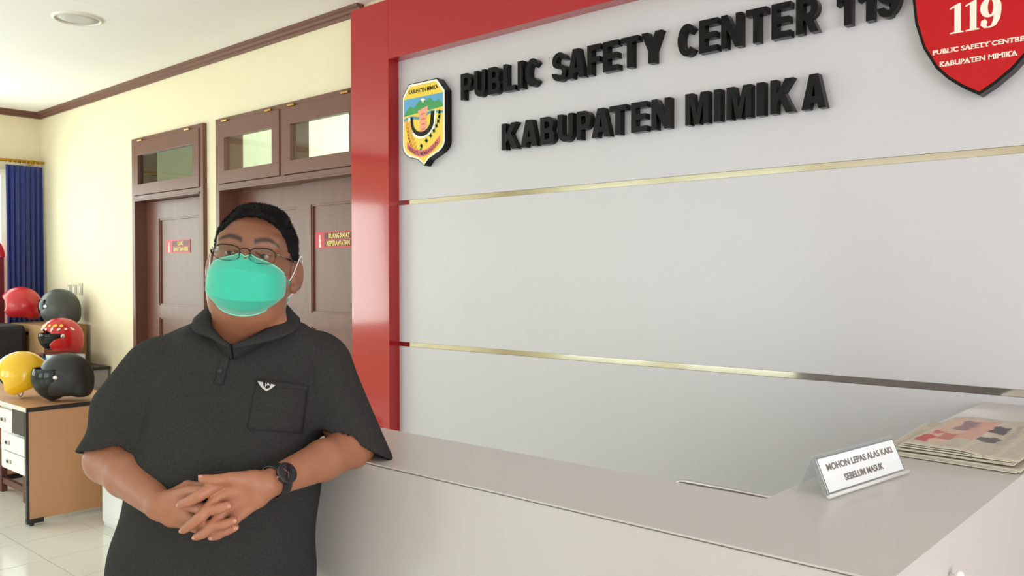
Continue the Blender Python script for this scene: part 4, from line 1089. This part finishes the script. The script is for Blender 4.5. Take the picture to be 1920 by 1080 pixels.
for sx in (-1, 1):   # eyebrows
    x_ = loc[:, 0]*sx; zc = .026+.006*np.sin(np.clip((x_-.014)/.045, 0, 1)*math.pi)-.004*np.clip((x_-.04)/.02, 0, 1)
    d = np.abs(loc[:, 2]-zc); w_ = .0052-.0026*np.clip((x_-.03)/.03, 0, 1)
    blend((np.clip(1.5-d/w_, 0, 1))*((x_ > .012) & (x_ < .060) & (loc[:, 1] > .04)), (22, 16, 14), .88)
    dd = np.sqrt(((x_-.033)/.020)**2+((loc[:, 2]+.001)/.010)**2); blend(np.clip(1.4-dd, 0, 1)*(loc[:, 1] > .04), (110, 70, 54), .5)  # eye sockets tinted darker, painting in the shadow of the brows
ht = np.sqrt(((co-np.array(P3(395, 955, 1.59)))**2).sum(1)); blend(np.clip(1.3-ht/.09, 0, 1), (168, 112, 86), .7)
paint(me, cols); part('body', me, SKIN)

# eyes
M_EYE = mat('eye', (255, 255, 255), .12, attr='Col')
for sx in (-1, 1):
    fe = Field((-.02, -.02, -.02), (.02, .02, .02), .001); fe.ell((0, 0, 0), (.0131,)*3); em = fe.mesh('eye')
    c_ = np.empty(len(em.vertices)*3); em.vertices.foreach_get('co', c_); c_ = c_.reshape(-1, 3)
    look = np.array([-.10, 1, .04]); look /= np.linalg.norm(look); a = (c_/.0131) @ look
    k = np.where(a[:, None] > .955, np.array(s2l((12, 9, 8))[:3]), np.where(a[:, None] > .86, np.array(s2l((52, 32, 24))[:3]), np.array(s2l((160, 146, 138))[:3])))
    em.vertices.foreach_set('co', (HP(c_+np.array([sx*.0325, .0748, -.0012]))).ravel()); paint(em, k); part('eye', em, M_EYE)

# finger nails
M_NAIL = mat('nail', (188, 134, 114), .3)
def nail(tip, prev, r, up):
    t = tip-prev; t /= np.linalg.norm(t); up = np.array(up, float); n = up-t*(up @ t); n /= np.linalg.norm(n); b = np.cross(t, n)
    fe = Field((-.012, -.012, -.012), (.012, .012, .012), .0009); fe.ell((0, 0, 0), (.0058, .0044, .0016)); em = fe.mesh('fingernail')
    c_ = np.empty(len(em.vertices)*3); em.vertices.foreach_get('co', c_); c_ = c_.reshape(-1, 3)
    c_ = tip+t*.0018+n*(r*.86)+c_[:, :1]*t+c_[:, 1:2]*b+c_[:, 2:3]*n-n*((c_[:, 1:2]/.0044)**2)*.0012
    em.vertices.foreach_set('co', np.ascontiguousarray(c_).ravel()); part('fingernail', em, M_NAIL)
for ch, r in ((RI, .0076), (LI, .0076), (RMf, .0076), (LMf, .0074), (RR, .0070), (LR, .0068), (RP, .0064), (LP, .0062)):
    sgn = 1 if ch[-1][0] > ch[0][0] else -1
    nail(ch[-1], ch[-2], r, (sgn*.45, -1, .15 if ch is RI else -.05))
nail(TH[3], TH[2], .0084, (0, -.6, .9))

# hair
fh = Field((HO-np.array([.14, .16, .14])), (HO+np.array([.14, .16, .16])), .0026)
fh.ell(H(0, -.015, .024), (.0840, .1010, .0868), 0, HB); fh.ell(H(0, -.045, -.012), (.0825, .070, .075), .02, HB)
fh.ell(H(.010, .03, .084), (.052, .054, .025), .02, HB)
gx, gy, gz = [fh.lo[i]+fh.h*np.arange(fh.n[i]) for i in range(3)]
G_ = np.stack(np.meshgrid(gx, gy, gz, indexing='ij'), -1)-HO; G_ = G_ @ HB; wob = .0022*np.sin(G_[..., 0]*330)*np.sin(G_[..., 1]*270+1)+.0012*np.sin(G_[..., 0]*900+G_[..., 2]*700)
dr_ = np.maximum(G_[..., 2]-(.0795-5.5*G_[..., 0]**2)+wob, (.026+.42*np.clip(G_[..., 2], -.03, 1))-G_[..., 1]+wob); fh.f = np.maximum(fh.f, -dr_).astype(np.float32)
fh.plane(H(0, -.06, -.06), HB @ np.array([0, 0, -1.]), .01)
for sx in (-1, 1):
    fh.ell(H(sx*.090, .0, -.030), (.020, .038, .034), .008, HB, 'sub')
hm = fh.mesh('hair'); c_ = np.empty(len(hm.vertices)*3); hm.vertices.foreach_get('co', c_); c_ = c_.reshape(-1, 3)
from mathutils import noise as MN
nn = np.array([MN.noise(Vector(v)*90) for v in c_]); ctr = H(0, -.01, .0); dr = c_-ctr; dr /= np.linalg.norm(dr, axis=1)[:, None]
hm.vertices.foreach_set('co', (c_+dr*nn[:, None]*.0016).ravel())
hn = np.empty(len(hm.vertices)*3); hm.vertices.foreach_get('normal', hn); hn = hn.reshape(-1, 3); hm.vertices.foreach_get('co', (tmp := np.empty(len(hm.vertices)*3))); hc_ = tmp.reshape(-1, 3)
lc = (hc_-HO) @ HB; rs = np.random.RandomState(3)
out = (((hc_-H(0, -.012, .022))/np.linalg.norm(hc_-H(0, -.012, .022), axis=1)[:, None])*hn).sum(1) > .55
sel = rs.choice(np.flatnonzero(out), 15000); p0 = hc_[sel]+rs.normal(0, .0008, (len(sel), 3)); n0 = hn[sel]; l0 = lc[sel]
flow = np.stack([.25*np.sign(l0[:, 0]), np.where(l0[:, 2] > .06, .9, .15), np.where(l0[:, 2] > .06, .0, -1.0)], 1)+rs.normal(0, .28, (len(sel), 3)); flow = flow @ HB.T
flow -= n0*(flow*n0).sum(1)[:, None]; flow /= np.linalg.norm(flow, axis=1)[:, None]
ln = np.where(l0[:, 2] > .05, .011, .0065)*rs.uniform(.6, 1.2, len(sel)); dd_ = flow*.90+n0*.33
tip = p0+dd_*ln[:, None]; sd = np.cross(flow, n0); w0 = .00055
V4 = np.stack([p0+sd*w0, p0-sd*w0, p0+n0*w0*1.2, tip], 1).reshape(-1, 3); nb = len(hc_); k4 = nb+4*np.arange(len(sel))
F3 = np.concatenate([np.stack([k4, k4+1, k4+3], 1), np.stack([k4+1, k4+2, k4+3], 1), np.stack([k4+2, k4, k4+3], 1)])
hq = np.array([list(p.vertices) for p in hm.polygons]); F3 = np.concatenate([hq[:, [0, 1, 2]], hq[:, [0, 2, 3]], F3])
hm = np_mesh('hair', np.concatenate([hc_, V4]), F3)
part('hair', hm, mat('black_hair', (10, 9, 9), .7, noise=.4, nscale=120, spec=.25, bump=1.0, bscale=420, stretch=(1, 1, .35)))

# ------------------------------------------------------------------ polo shirt
fs = Field((-.40, -.34, .74), (.46, .27, 1.50), .0042)
fs.ell(P3(437, 748, 1.865), (.190, .128, .175), 0); fs.ell(P3(422, 905, 1.825), (.203, .172, .215), .05)
fs.ell(P3(400, 1075, 1.83), (.222, .160, .235), .05)
fs.cap(P3(350, 695, 1.87), P3(560, 690, 1.885), .076, .076, .05)
fs.cap(P3(452, 650, 1.875), P3(325, 688, 1.87), .080, .064, .03); fs.cap(P3(474, 648, 1.88), P3(582, 684, 1.885), .078, .068, .03)
fs.cap(P3(360, 760, 1.80), P3(385, 790, 1.79), .07, .07, .05); fs.cap(P3(510, 760, 1.80), P3(490, 790, 1.79), .07, .07, .05)
# sleeves (loose), each cut at its hem and hollowed before it joins the trunk
def sleeve(a, b, ra, rb, hem_p, hem_n, inner, ri, extra=()):
    g = Field((-.40, -.34, .74), (.46, .27, 1.50), .0042); g.cap(a, b, ra, rb)
    for q0, q1, r0, r1, kk in extra: g.cap(q0, q1, r0, r1, kk)
    g.plane(hem_p, hem_n, .003); g.chain(inner, ri, 0, mode='sub')
    k = .035; hh = np.maximum(k-np.abs(fs.f-g.f), 0)/k; near = np.minimum(fs.f, g.f)
    fs.f = near-hh*hh*k*.25
sleeve(P3(306, 702, 1.868), P3(194, 872, 1.79), .072, .0640, P3(200, 852, 1.80), np.array([0, -.33, -1.]), [SHR, ELR, MR], [.050, .0565, .050], [(P3(262, 780, 1.81), P3(225, 862, 1.79), .036, .032, .03), (P3(290, 700, 1.865), P3(232, 768, 1.83), .068, .066, .03)])
sleeve(P3(594, 698, 1.885), P3(682, 872, 1.848), .078, .0650, P3(664, 833, 1.80), np.array([-.41, -.30, -.91]), [SHL, ELL, ML], [.040, .0435, .045])
fs.cap(P3(378, 648, 1.82), P3(428, 682, 1.792), .046, .042, .03); fs.cap(P3(545, 645, 1.83), P3(445, 682, 1.792), .050, .042, .03)
# neck opening and V
fs.cap(P3(466, 585, 1.84), P3(466, 596, 1.85), .068, .050, 0, mode='sub')
fs.cap(P3(456, 598, 1.77), P3(434, 636, 1.765), .032, .008, 0, mode='sub')
fs.plane((0, 0, .80), (0, 0, -1), .006)
sm = fs.mesh('polo_shirt'); lap(sm, 2, .5)
c_ = np.empty(len(sm.vertices)*3); sm.vertices.foreach_get('co', c_); c_ = c_.reshape(-1, 3)
nrm = np.empty(len(sm.vertices)*3); sm.vertices.foreach_get('normal', nrm); nrm = nrm.reshape(-1, 3)
disp = np.array([MN.noise(Vector((v[0]*5+3, v[1]*5, v[2]*3)))*.0045+MN.noise(Vector((v[0]*13, v[1]*9, v[2]*6+5)))*.0018 for v in c_])
def crease(pts, wd, amp):
    """soft valley or ridge along a line on the cloth"""
    global disp
    best = np.full(len(c_), 1e9)
    for a, b in zip(pts, pts[1:]):
        ab = b-a; t = np.clip(((c_-a) @ ab)/(ab @ ab), 0, 1); best = np.minimum(best, np.linalg.norm(c_-a-t[:, None]*ab, axis=1))
    disp = disp+amp*np.exp(-(best/wd)**2)
cr = [([(262, 845, 1.76), (272, 780, 1.77), (285, 735, 1.78)], .012, -.008), ([(300, 660, 1.80), (282, 720, 1.79), (275, 770, 1.78)], .016, .005),
      ([(592, 790, 1.77), (583, 735, 1.78), (588, 690, 1.80)], .012, -.010), ([(600, 780, 1.78), (615, 720, 1.79), (612, 660, 1.82)], .012, -.006), ([(606, 760, 1.78), (640, 700, 1.80)], .015, .005),
      ([(640, 800, 1.77), (690, 815, 1.78), (722, 812, 1.82)], .010, -.004), ([(160, 800, 1.76), (215, 805, 1.73), (250, 822, 1.75)], .010, .004),
      ([(300, 880, 1.66), (360, 800, 1.68), (420, 700, 1.72)], .03, -.004), ([(560, 880, 1.68), (520, 830, 1.67), (470, 800, 1.67)], .025, -.004), ([(240, 1000, 1.74), (300, 960, 1.68), (360, 1040, 1.66)], .02, -.004),
      ([(560, 1040, 1.74), (500, 1000, 1.67), (450, 1050, 1.66)], .02, .004), ([(433, 650, 1.74), (425, 700, 1.725), (410, 775, 1.695)], .004, .0035)]
for pts_, wd, am in cr: crease([P3(*q) for q in pts_], wd, am)
low = np.clip((c_[:, 2]-.80)/.02, 0, 1)
sm.vertices.foreach_set('co', (c_+nrm*(disp*low)[:, None]).ravel()); sm.update()
M_SHIRT = mat('charcoal_jersey', (48, 48, 47), .95, noise=.22, nscale=240, bump=.5, bscale=600, sheen=.0, spec=.12)
shirt = part('polo_shirt', sm, M_SHIRT)

# finding the shirt's surface for things sewn on it
from mathutils.bvhtree import BVHTree
def bvh_of(*mes):
    vs, fs_, n = [], [], 0
    for m_ in mes:
        vs += [v.co.copy() for v in m_.vertices]; fs_ += [[i+n for i in p.vertices] for p in m_.polygons]; n = len(vs)
    return BVHTree.FromPolygons(vs, fs_)
TB = bvh_of(sm)
EYE = Vector((-BU, -BV, CAMZ))
def on_cloth(px, py, off=.001):
    q = Vector(P3(px, py, 1.5)); d = (q-EYE).normalized(); h_, n_, _, _ = TB.ray_cast(EYE, d)
    if h_ is None: return Vector(P3(px, py, 1.70))
    return h_+n_.normalized()*off
# chest pocket: stitched patch
def cloth_patch(poly, name, m, off, par, nu=14, nv=14, thick=.0015):
    a, b, c2, d = poly; P = np.zeros((nu, nv, 3))
    for i in range(nu):
        for j in range(nv):
            u, v = i/(nu-1), j/(nv-1)
            px = (1-u)*((1-v)*a[0]+v*d[0])+u*((1-v)*b[0]+v*c2[0]); py = (1-u)*((1-v)*a[1]+v*d[1])+u*((1-v)*b[1]+v*c2[1])
            P[i, j] = on_cloth(px, py, off)
    me = grid_mesh(name, P); o = link(name, me, m, par, world=False); md = o.modifiers.new('t', 'SOLIDIFY'); md.thickness = thick; md.offset = 0; return o
pk = cloth_patch([(482, 713), (577, 724), (566, 812), (464, 805)], 'pocket', M_SHIRT, .0022, shirt, thick=.002)
cloth_patch([(482, 712), (578, 724), (577, 733), (481, 722)], 'pocket_hem', M_SHIRT, .0038, pk, 14, 4, .0015)
cloth_patch([(421, 650), (436, 650), (418, 722), (402, 720)], 'placket', M_SHIRT, .0022, shirt, 5, 16, .002)
for px, py in ((428, 660), (414, 695)):
    q = on_cloth(px, py, .004); n_ = Vector((-.1, -1, .15)).normalized(); Mx = Matrix.Translation(q) @ n_.to_track_quat('Z', 'X').to_matrix().to_4x4()
    MB().lathe([(0, 0), (.0052, 0), (.0056, .0012), (.0046, .0022), (.003, .0016), (0, .0016)], Mx, 18).build('button', mat('button_dark', (26, 26, 27), .3), shirt, world=False, smooth=True)
# winged chest badge
bd = [(484, 717), (494, 719), (491, 722), (498, 731), (506, 728), (507, 722), (504, 720), (516, 724), (510, 727), (507, 731), (500, 735), (494, 731), (489, 725)]
def cloth_poly(pts, name, m, off, par):
    bm = bmesh.new(); vs = [bm.verts.new(on_cloth(x, y, off)) for x, y in pts]
    bmesh.ops.triangle_fill(bm, use_beauty=True, edges=[bm.edges.new((vs[i], vs[(i+1) % len(vs)])) for i in range(len(vs))])
    g = bmesh.ops.extrude_face_region(bm, geom=bm.faces[:])
    for v in g['geom']:
        if isinstance(v, bmesh.types.BMVert): v.co.y -= .0008
    bmesh.ops.recalc_face_normals(bm, faces=bm.faces); me = bpy.data.meshes.new(name); bm.to_mesh(me); bm.free(); return link(name, me, m, par, world=False)
M_BADGE = mat('badge_silver', (190, 190, 188), .5)
cloth_poly([(481, 714), (519, 722), (512, 731), (500, 738), (490, 732)], 'badge_backing', mat('badge_black', (12, 12, 12), .6), .0042, pk)
bo = cloth_poly([(484, 717), (494, 719), (494, 725), (500, 731), (506, 729), (508, 722), (516, 724), (510, 729), (506, 732), (500, 735), (493, 730), (488, 724)], 'chest_badge', M_BADGE, .0052, pk)
me = text_mesh('JA', .02, .02); q0 = on_cloth(497, 727, .0062); q1 = on_cloth(506, 727, .0062); qx = q1-q0; qz = Vector((0, 0, .0075))
link('badge_lettering', warp(me, lambda c: np.array([list(q0+qx*v[0]+qz*v[1]-Vector((0, .0006*v[2], 0))) for v in c])), M_BADGE, pk, world=False)

# collar
st_ = [((432, 648, 1.728), (428, 652, 1.724)), ((412, 632, 1.738), (396, 634, 1.735)), ((394, 606, 1.758), (364, 622, 1.748)), ((398, 584, 1.80), (362, 602, 1.80)), ((404, 568, 1.87), (376, 592, 1.885)),
       ((435, 560, 1.925), (425, 596, 1.965)), ((480, 558, 1.94), (485, 594, 1.975)), ((525, 562, 1.90), (545, 592, 1.915)), ((532, 580, 1.83), (562, 600, 1.835)), ((514, 606, 1.775), (551, 622, 1.768)), ((482, 628, 1.745), (505, 640, 1.738)), ((436, 649, 1.726), (440, 653, 1.722))]
cr_, ou_ = [P3(*a) for a, b in st_], [P3(*b) for a, b in st_]
def cat(pts, n=6):
    pts = [np.array(p) for p in pts]; out = []
    for i in range(len(pts)-1):
        p0 = pts[max(i-1, 0)]; p1 = pts[i]; p2 = pts[i+1]; p3 = pts[min(i+2, len(pts)-1)]
        for t in np.linspace(0, 1, n, endpoint=False): out.append(.5*((2*p1)+(-p0+p2)*t+(2*p0-5*p1+4*p2-p3)*t*t+(-p0+3*p1-3*p2+p3)*t**3))
    out.append(pts[-1]); return np.array(out)
A_, B_2 = cat(cr_), cat(ou_); n_ = len(A_)
inn = A_+np.array([0, 0, -.030])+(NB-A_)*np.array([.10, .10, 0])
P = np.zeros((n_, 7, 3)); P[:, 0] = inn; P[:, 1] = A_*.6+inn*.4; P[:, 2] = A_+np.array([0, 0, .0015]); P[:, 3] = A_*.72+B_2*.28+np.array([0, -.003, .003]); P[:, 4] = A_*.45+B_2*.55+np.array([0, -.003, .003]); P[:, 5] = A_*.2+B_2*.8+np.array([0, -.002, .001]); P[:, 6] = B_2
o = part('collar', grid_mesh('collar', P), M_SHIRT, shirt); md = o.modifiers.new('t', 'SOLIDIFY'); md.thickness = .0035; md.offset = 0

# ------------------------------------------------------------------ mask
# rows: (centre z, centre y, side z, side y, half width)
rows = [(-.006, .101, -.036, .030, .075), (-.015, .109, -.038, .034, .077), (-.025, .117, -.041, .036, .078), (-.036, .1245, -.045, .037, .0785), (-.056, .1262, -.055, .038, .079), (-.077, .1262, -.065, .038, .079), (-.098, .1225, -.075, .038, .078), (-.112, .105, -.081, .038, .072), (-.126, .086, -.088, .040, .058)]
nu = 41; P = np.zeros((len(rows), nu, 3))
for j, (zc, yc, zs, ys, hw) in enumerate(rows):
    for i, t in enumerate(np.linspace(-1, 1, nu)):
        a = abs(t); s_ = math.sin(t*math.pi/2*.97); w_ = 1-math.cos(t*math.pi/2)
        fall = (1-a**2.3)
        y_ = ys+(yc-ys)*(math.cos(t*math.pi/2)**.70 if a < 1 else 0)
        z_ = zs+(zc-zs)*(1-a**1.5 if j < 4 else (1-a**1.9))
        if j == 0: y_ += -.004*math.exp(-((a-.42)/.15)**2); z_ += .004*math.exp(-((a-.10)/.06)**2)-.003*math.exp(-(a/.04)**2)
        P[j, i] = (hw*s_, y_, z_)
# crease the two folds outwards slightly
P[3, :, 1] += .001; P[6, :, 1] += .001
mk = np.array([[list(H(*P[j, i])) for i in range(nu)] for j in range(len(rows))])
M_MASK = mat('mask_green', (44, 180, 152), .75, noise=.03, nscale=60, bump=.15, bscale=400, sheen=.3)
o = part('face_mask', grid_mesh('face_mask', mk), M_MASK); o.data.set_sharp_from_angle(angle=math.radians(17)); md = o.modifiers.new('t', 'SOLIDIFY'); md.thickness = .0016; msk = o
# pale welded seams
M_SEAM = mat('mask_seam', (120, 226, 200), .6)
for j in (0, len(rows)-1): MB().tube([Vector(mk[j, i])*1.0+Vector(HB @ np.array([0, .001, 0])) for i in range(nu)], .0013, 6).build('seam', M_SEAM, msk, world=False, smooth=True)
for sx, i in ((-1, 0), (1, nu-1)):
    # tabs, loops
    for (jj, tz) in ((2, -.046), (6, -.080)):
        c0 = H(sx*.0785, .030, tz)
        Mx = Matrix.Translation(Vector(H(sx*.0800, .031, tz))) @ Vector(HB @ np.array([sx, .35, 0])).to_track_quat('Z', 'Y').to_matrix().to_4x4()
        MB().lathe([(0, -.002), (.0062, -.002), (.0066, 0), (.0050, .0012), (0, .0012)], Mx, 14).build('loop_tab', mat('mask_tab', (30, 170, 140), .6), msk, world=False, smooth=True)
    a = [H(sx*.0800, .031, -.046), H(sx*.086, .012, -.024), H(sx*.090, -.004, .002), H(sx*.093, -.018, .016), H(sx*.094, -.036, .006), H(sx*.091, -.044, -.020), H(sx*.090, -.030, -.050), H(sx*.087, -.004, -.066), H(sx*.0800, .031, -.080)]
    MB().tube([Vector(q) for q in cat(a, 4)], .0011, 6).build('ear_loop', M_WHITE, msk, world=False, smooth=True)

# ------------------------------------------------------------------ spectacles
M_FRAME = mat('spectacle_metal', (60, 50, 48), .25, metal=.9); M_LENS = glass_mat('lens', (246, 250, 250), 1.5, 0.0)
gl_ = None
for sx in (-1, 1):
    cx = sx*.0345; L_ = []
    for t in np.linspace(0, 2*math.pi, 26, endpoint=False):
        x_ = .0255*np.sign(math.cos(t))*abs(math.cos(t))**.7; z_ = .0155*np.sign(math.sin(t))*abs(math.sin(t))**.75
        L_.append((cx+x_, .108-.10*(abs(cx+x_)-.01)**1.0*.32-.02*max(z_, -1)*0, -.004+z_-.10*max(0, 0)))
    W3 = [Vector(H(*q)) for q in L_]
    if gl_ is None:
        gl_ = MB().tube([Vector(H(-.010, .109, .004)), Vector(H(-.004, .112, .007)), Vector(H(.004, .112, .007)), Vector(H(.010, .109, .004))], .0013, 8).build('eyeglasses', M_FRAME, man, world=False, smooth=True)
    MB().ring(W3, .0007, 6).build('rim', M_FRAME, gl_, world=False, smooth=True)
    top = [W3[k] for k in range(0, 14)]
    MB().tube(top, .0013, 8).build('brow_bar', M_FRAME, gl_, world=False, smooth=True)
    bm = bmesh.new(); fr = [bm.verts.new(q) for q in W3]; bk = [bm.verts.new(q-Vector(HB @ np.array([0, .0012, 0]))) for q in W3]
    bm.faces.new(fr); bm.faces.new(bk[::-1])
    for k in range(26): bm.faces.new((fr[k], fr[(k+1) % 26], bk[(k+1) % 26], bk[k]))
    bmesh.ops.recalc_face_normals(bm, faces=bm.faces); me = bpy.data.meshes.new('lens'); bm.to_mesh(me); bm.free(); link('lens', me, M_LENS, gl_, world=False)
    MB().tube([Vector(H(sx*.0600, .0935, .003)), Vector(H(sx*.0655, .088, .003)), Vector(H(sx*.0745, .066, .001))], .0022, 8, flat=.6).build('hinge', mat('spectacle_silver', (150, 140, 134), .2, metal=.9), gl_, world=False, smooth=True)
    MB().tube([Vector(H(sx*.0745, .066, .001)), Vector(H(sx*.0845, .020, .000)), Vector(H(sx*.0885, -.010, .002)), Vector(H(sx*.088, -.040, -.012))], .0018, 8).build('temple', M_FRAME, gl_, world=False, smooth=True)
    MB().tube([Vector(H(sx*.011, .107, -.002)), Vector(H(sx*.012, .101, -.008)), Vector(H(sx*.013, .100, -.013))], .0008, 6).build('nose_pad_arm', M_FRAME, gl_, world=False)

# ------------------------------------------------------------------ wrist watch
ax_ = Vector(ML-WRL).normalized(); wc_ = Vector(WRL+(ML-WRL)*.16)
vn = Vector((-.05, -1, .18)); vn = (vn-ax_*vn.dot(ax_)).normalized(); vt = ax_.cross(vn)
M_STRAP = mat('watch_strap', (22, 22, 24), .5, bump=.2, bscale=300)
rr = .0305
bm = MB(); rings = []
for k in range(40):
    a = 2*math.pi*k/40; rad = rr*(1.0)
    d = vn*math.cos(a)+vt*math.sin(a)
    rings.append([bm.bm.verts.new(wc_+d*(rad+o1)+ax_*o2) for o1, o2 in ((0, -.011), (0, .011), (.0025, .0105), (.0025, -.0105))])
for k in range(40):
    for j in range(4): bm.bm.faces.new((rings[k][j], rings[k][(j+1) % 4], rings[(k+1) % 40][(j+1) % 4], rings[(k+1) % 40][j]))
strap = bm.build('wristwatch', M_STRAP, man, world=False, smooth=False)
Mw = Matrix.Translation(wc_+vn*(rr-.001)) @ Matrix((( ax_.x, vt.x, vn.x, 0), (ax_.y, vt.y, vn.y, 0), (ax_.z, vt.z, vn.z, 0), (0, 0, 0, 1)))
MB().lathe([(0, 0), (.0195, 0), (.0205, .002), (.0215, .007), (.0205, .0095), (.0185, .0105), (.0175, .0098)], Mw, 48).build('case', mat('watch_case', (70, 70, 72), .22, metal=.9), strap, world=False, smooth=True)
MB().lathe([(0, .0095), (.0175, .0095), (.0182, .0103), (.0172, .0108), (0, .0110)], Mw, 40).build('dial', mat('watch_glass', (20, 22, 26), .08), strap, world=False, smooth=True)
MB().lathe([(.0183, .0100), (.0200, .0112), (.0212, .0098), (.0206, .0085)], Mw, 48).build('bezel', M_BLACKP, strap, world=False, smooth=True)
mb = MB()
for a in (0.5, 2.6): mb.box((-.0004, 0, .0110), (.0004, .011, .0114), Mw @ Matrix.Rotation(a, 4, 'Z'))
mb.build('hands', M_CHROME, strap, world=False)
MB().lathe([(0, .019), (.0028, .019), (.0028, .024), (0, .024)], Mw @ Matrix.Translation((0, 0, .005)) @ Matrix.Rotation(math.pi/2+.0, 4, 'Y') @ Matrix.Rotation(math.pi, 4, 'X'), 12).build('crown', M_CHROME, strap, world=False)

# ------------------------------------------------------------------ trousers and shoes
ft = Field((-.28, -.24, .02), (.26, .24, .95), .009)
hipc = P3(402, 1075, 1.83); hx = hipc[0]
ft.ell((hx, .0, .86), (.195, .140, .13)); 
for sx in (-1, 1):
    ft.cap((hx+sx*.095, 0, .80), (sx*.11+.01, -.005, .46), .098, .078, .04); ft.cap((sx*.11+.01, -.005, .46), (sx*.12+.01, .01, .085), .078, .066, .02)
    ft.plane((0, 0, .055), (0, 0, -1), .004)
tm = ft.mesh('trousers'); lap(tm, 1); part('trousers', tm, mat('dark_trousers', (38, 40, 48), .85, noise=.1, nscale=30, bump=.3, bscale=300))
for sx in (-1, 1):
    fo = Field((sx*.12-.05, -.26, -.01), (sx*.12+.08, .12, .14), .006)
    fo.cap((sx*.12+.01, .05, .05), (sx*.125+.012, -.14, .038), .045, .040, .02); fo.ell((sx*.12+.01, .02, .075), (.042, .055, .05), .03); fo.plane((0, 0, .0), (0, 0, -1), .004)
    part('shoe', fo.mesh('shoe'), mat('black_leather', (24, 23, 23), .4))
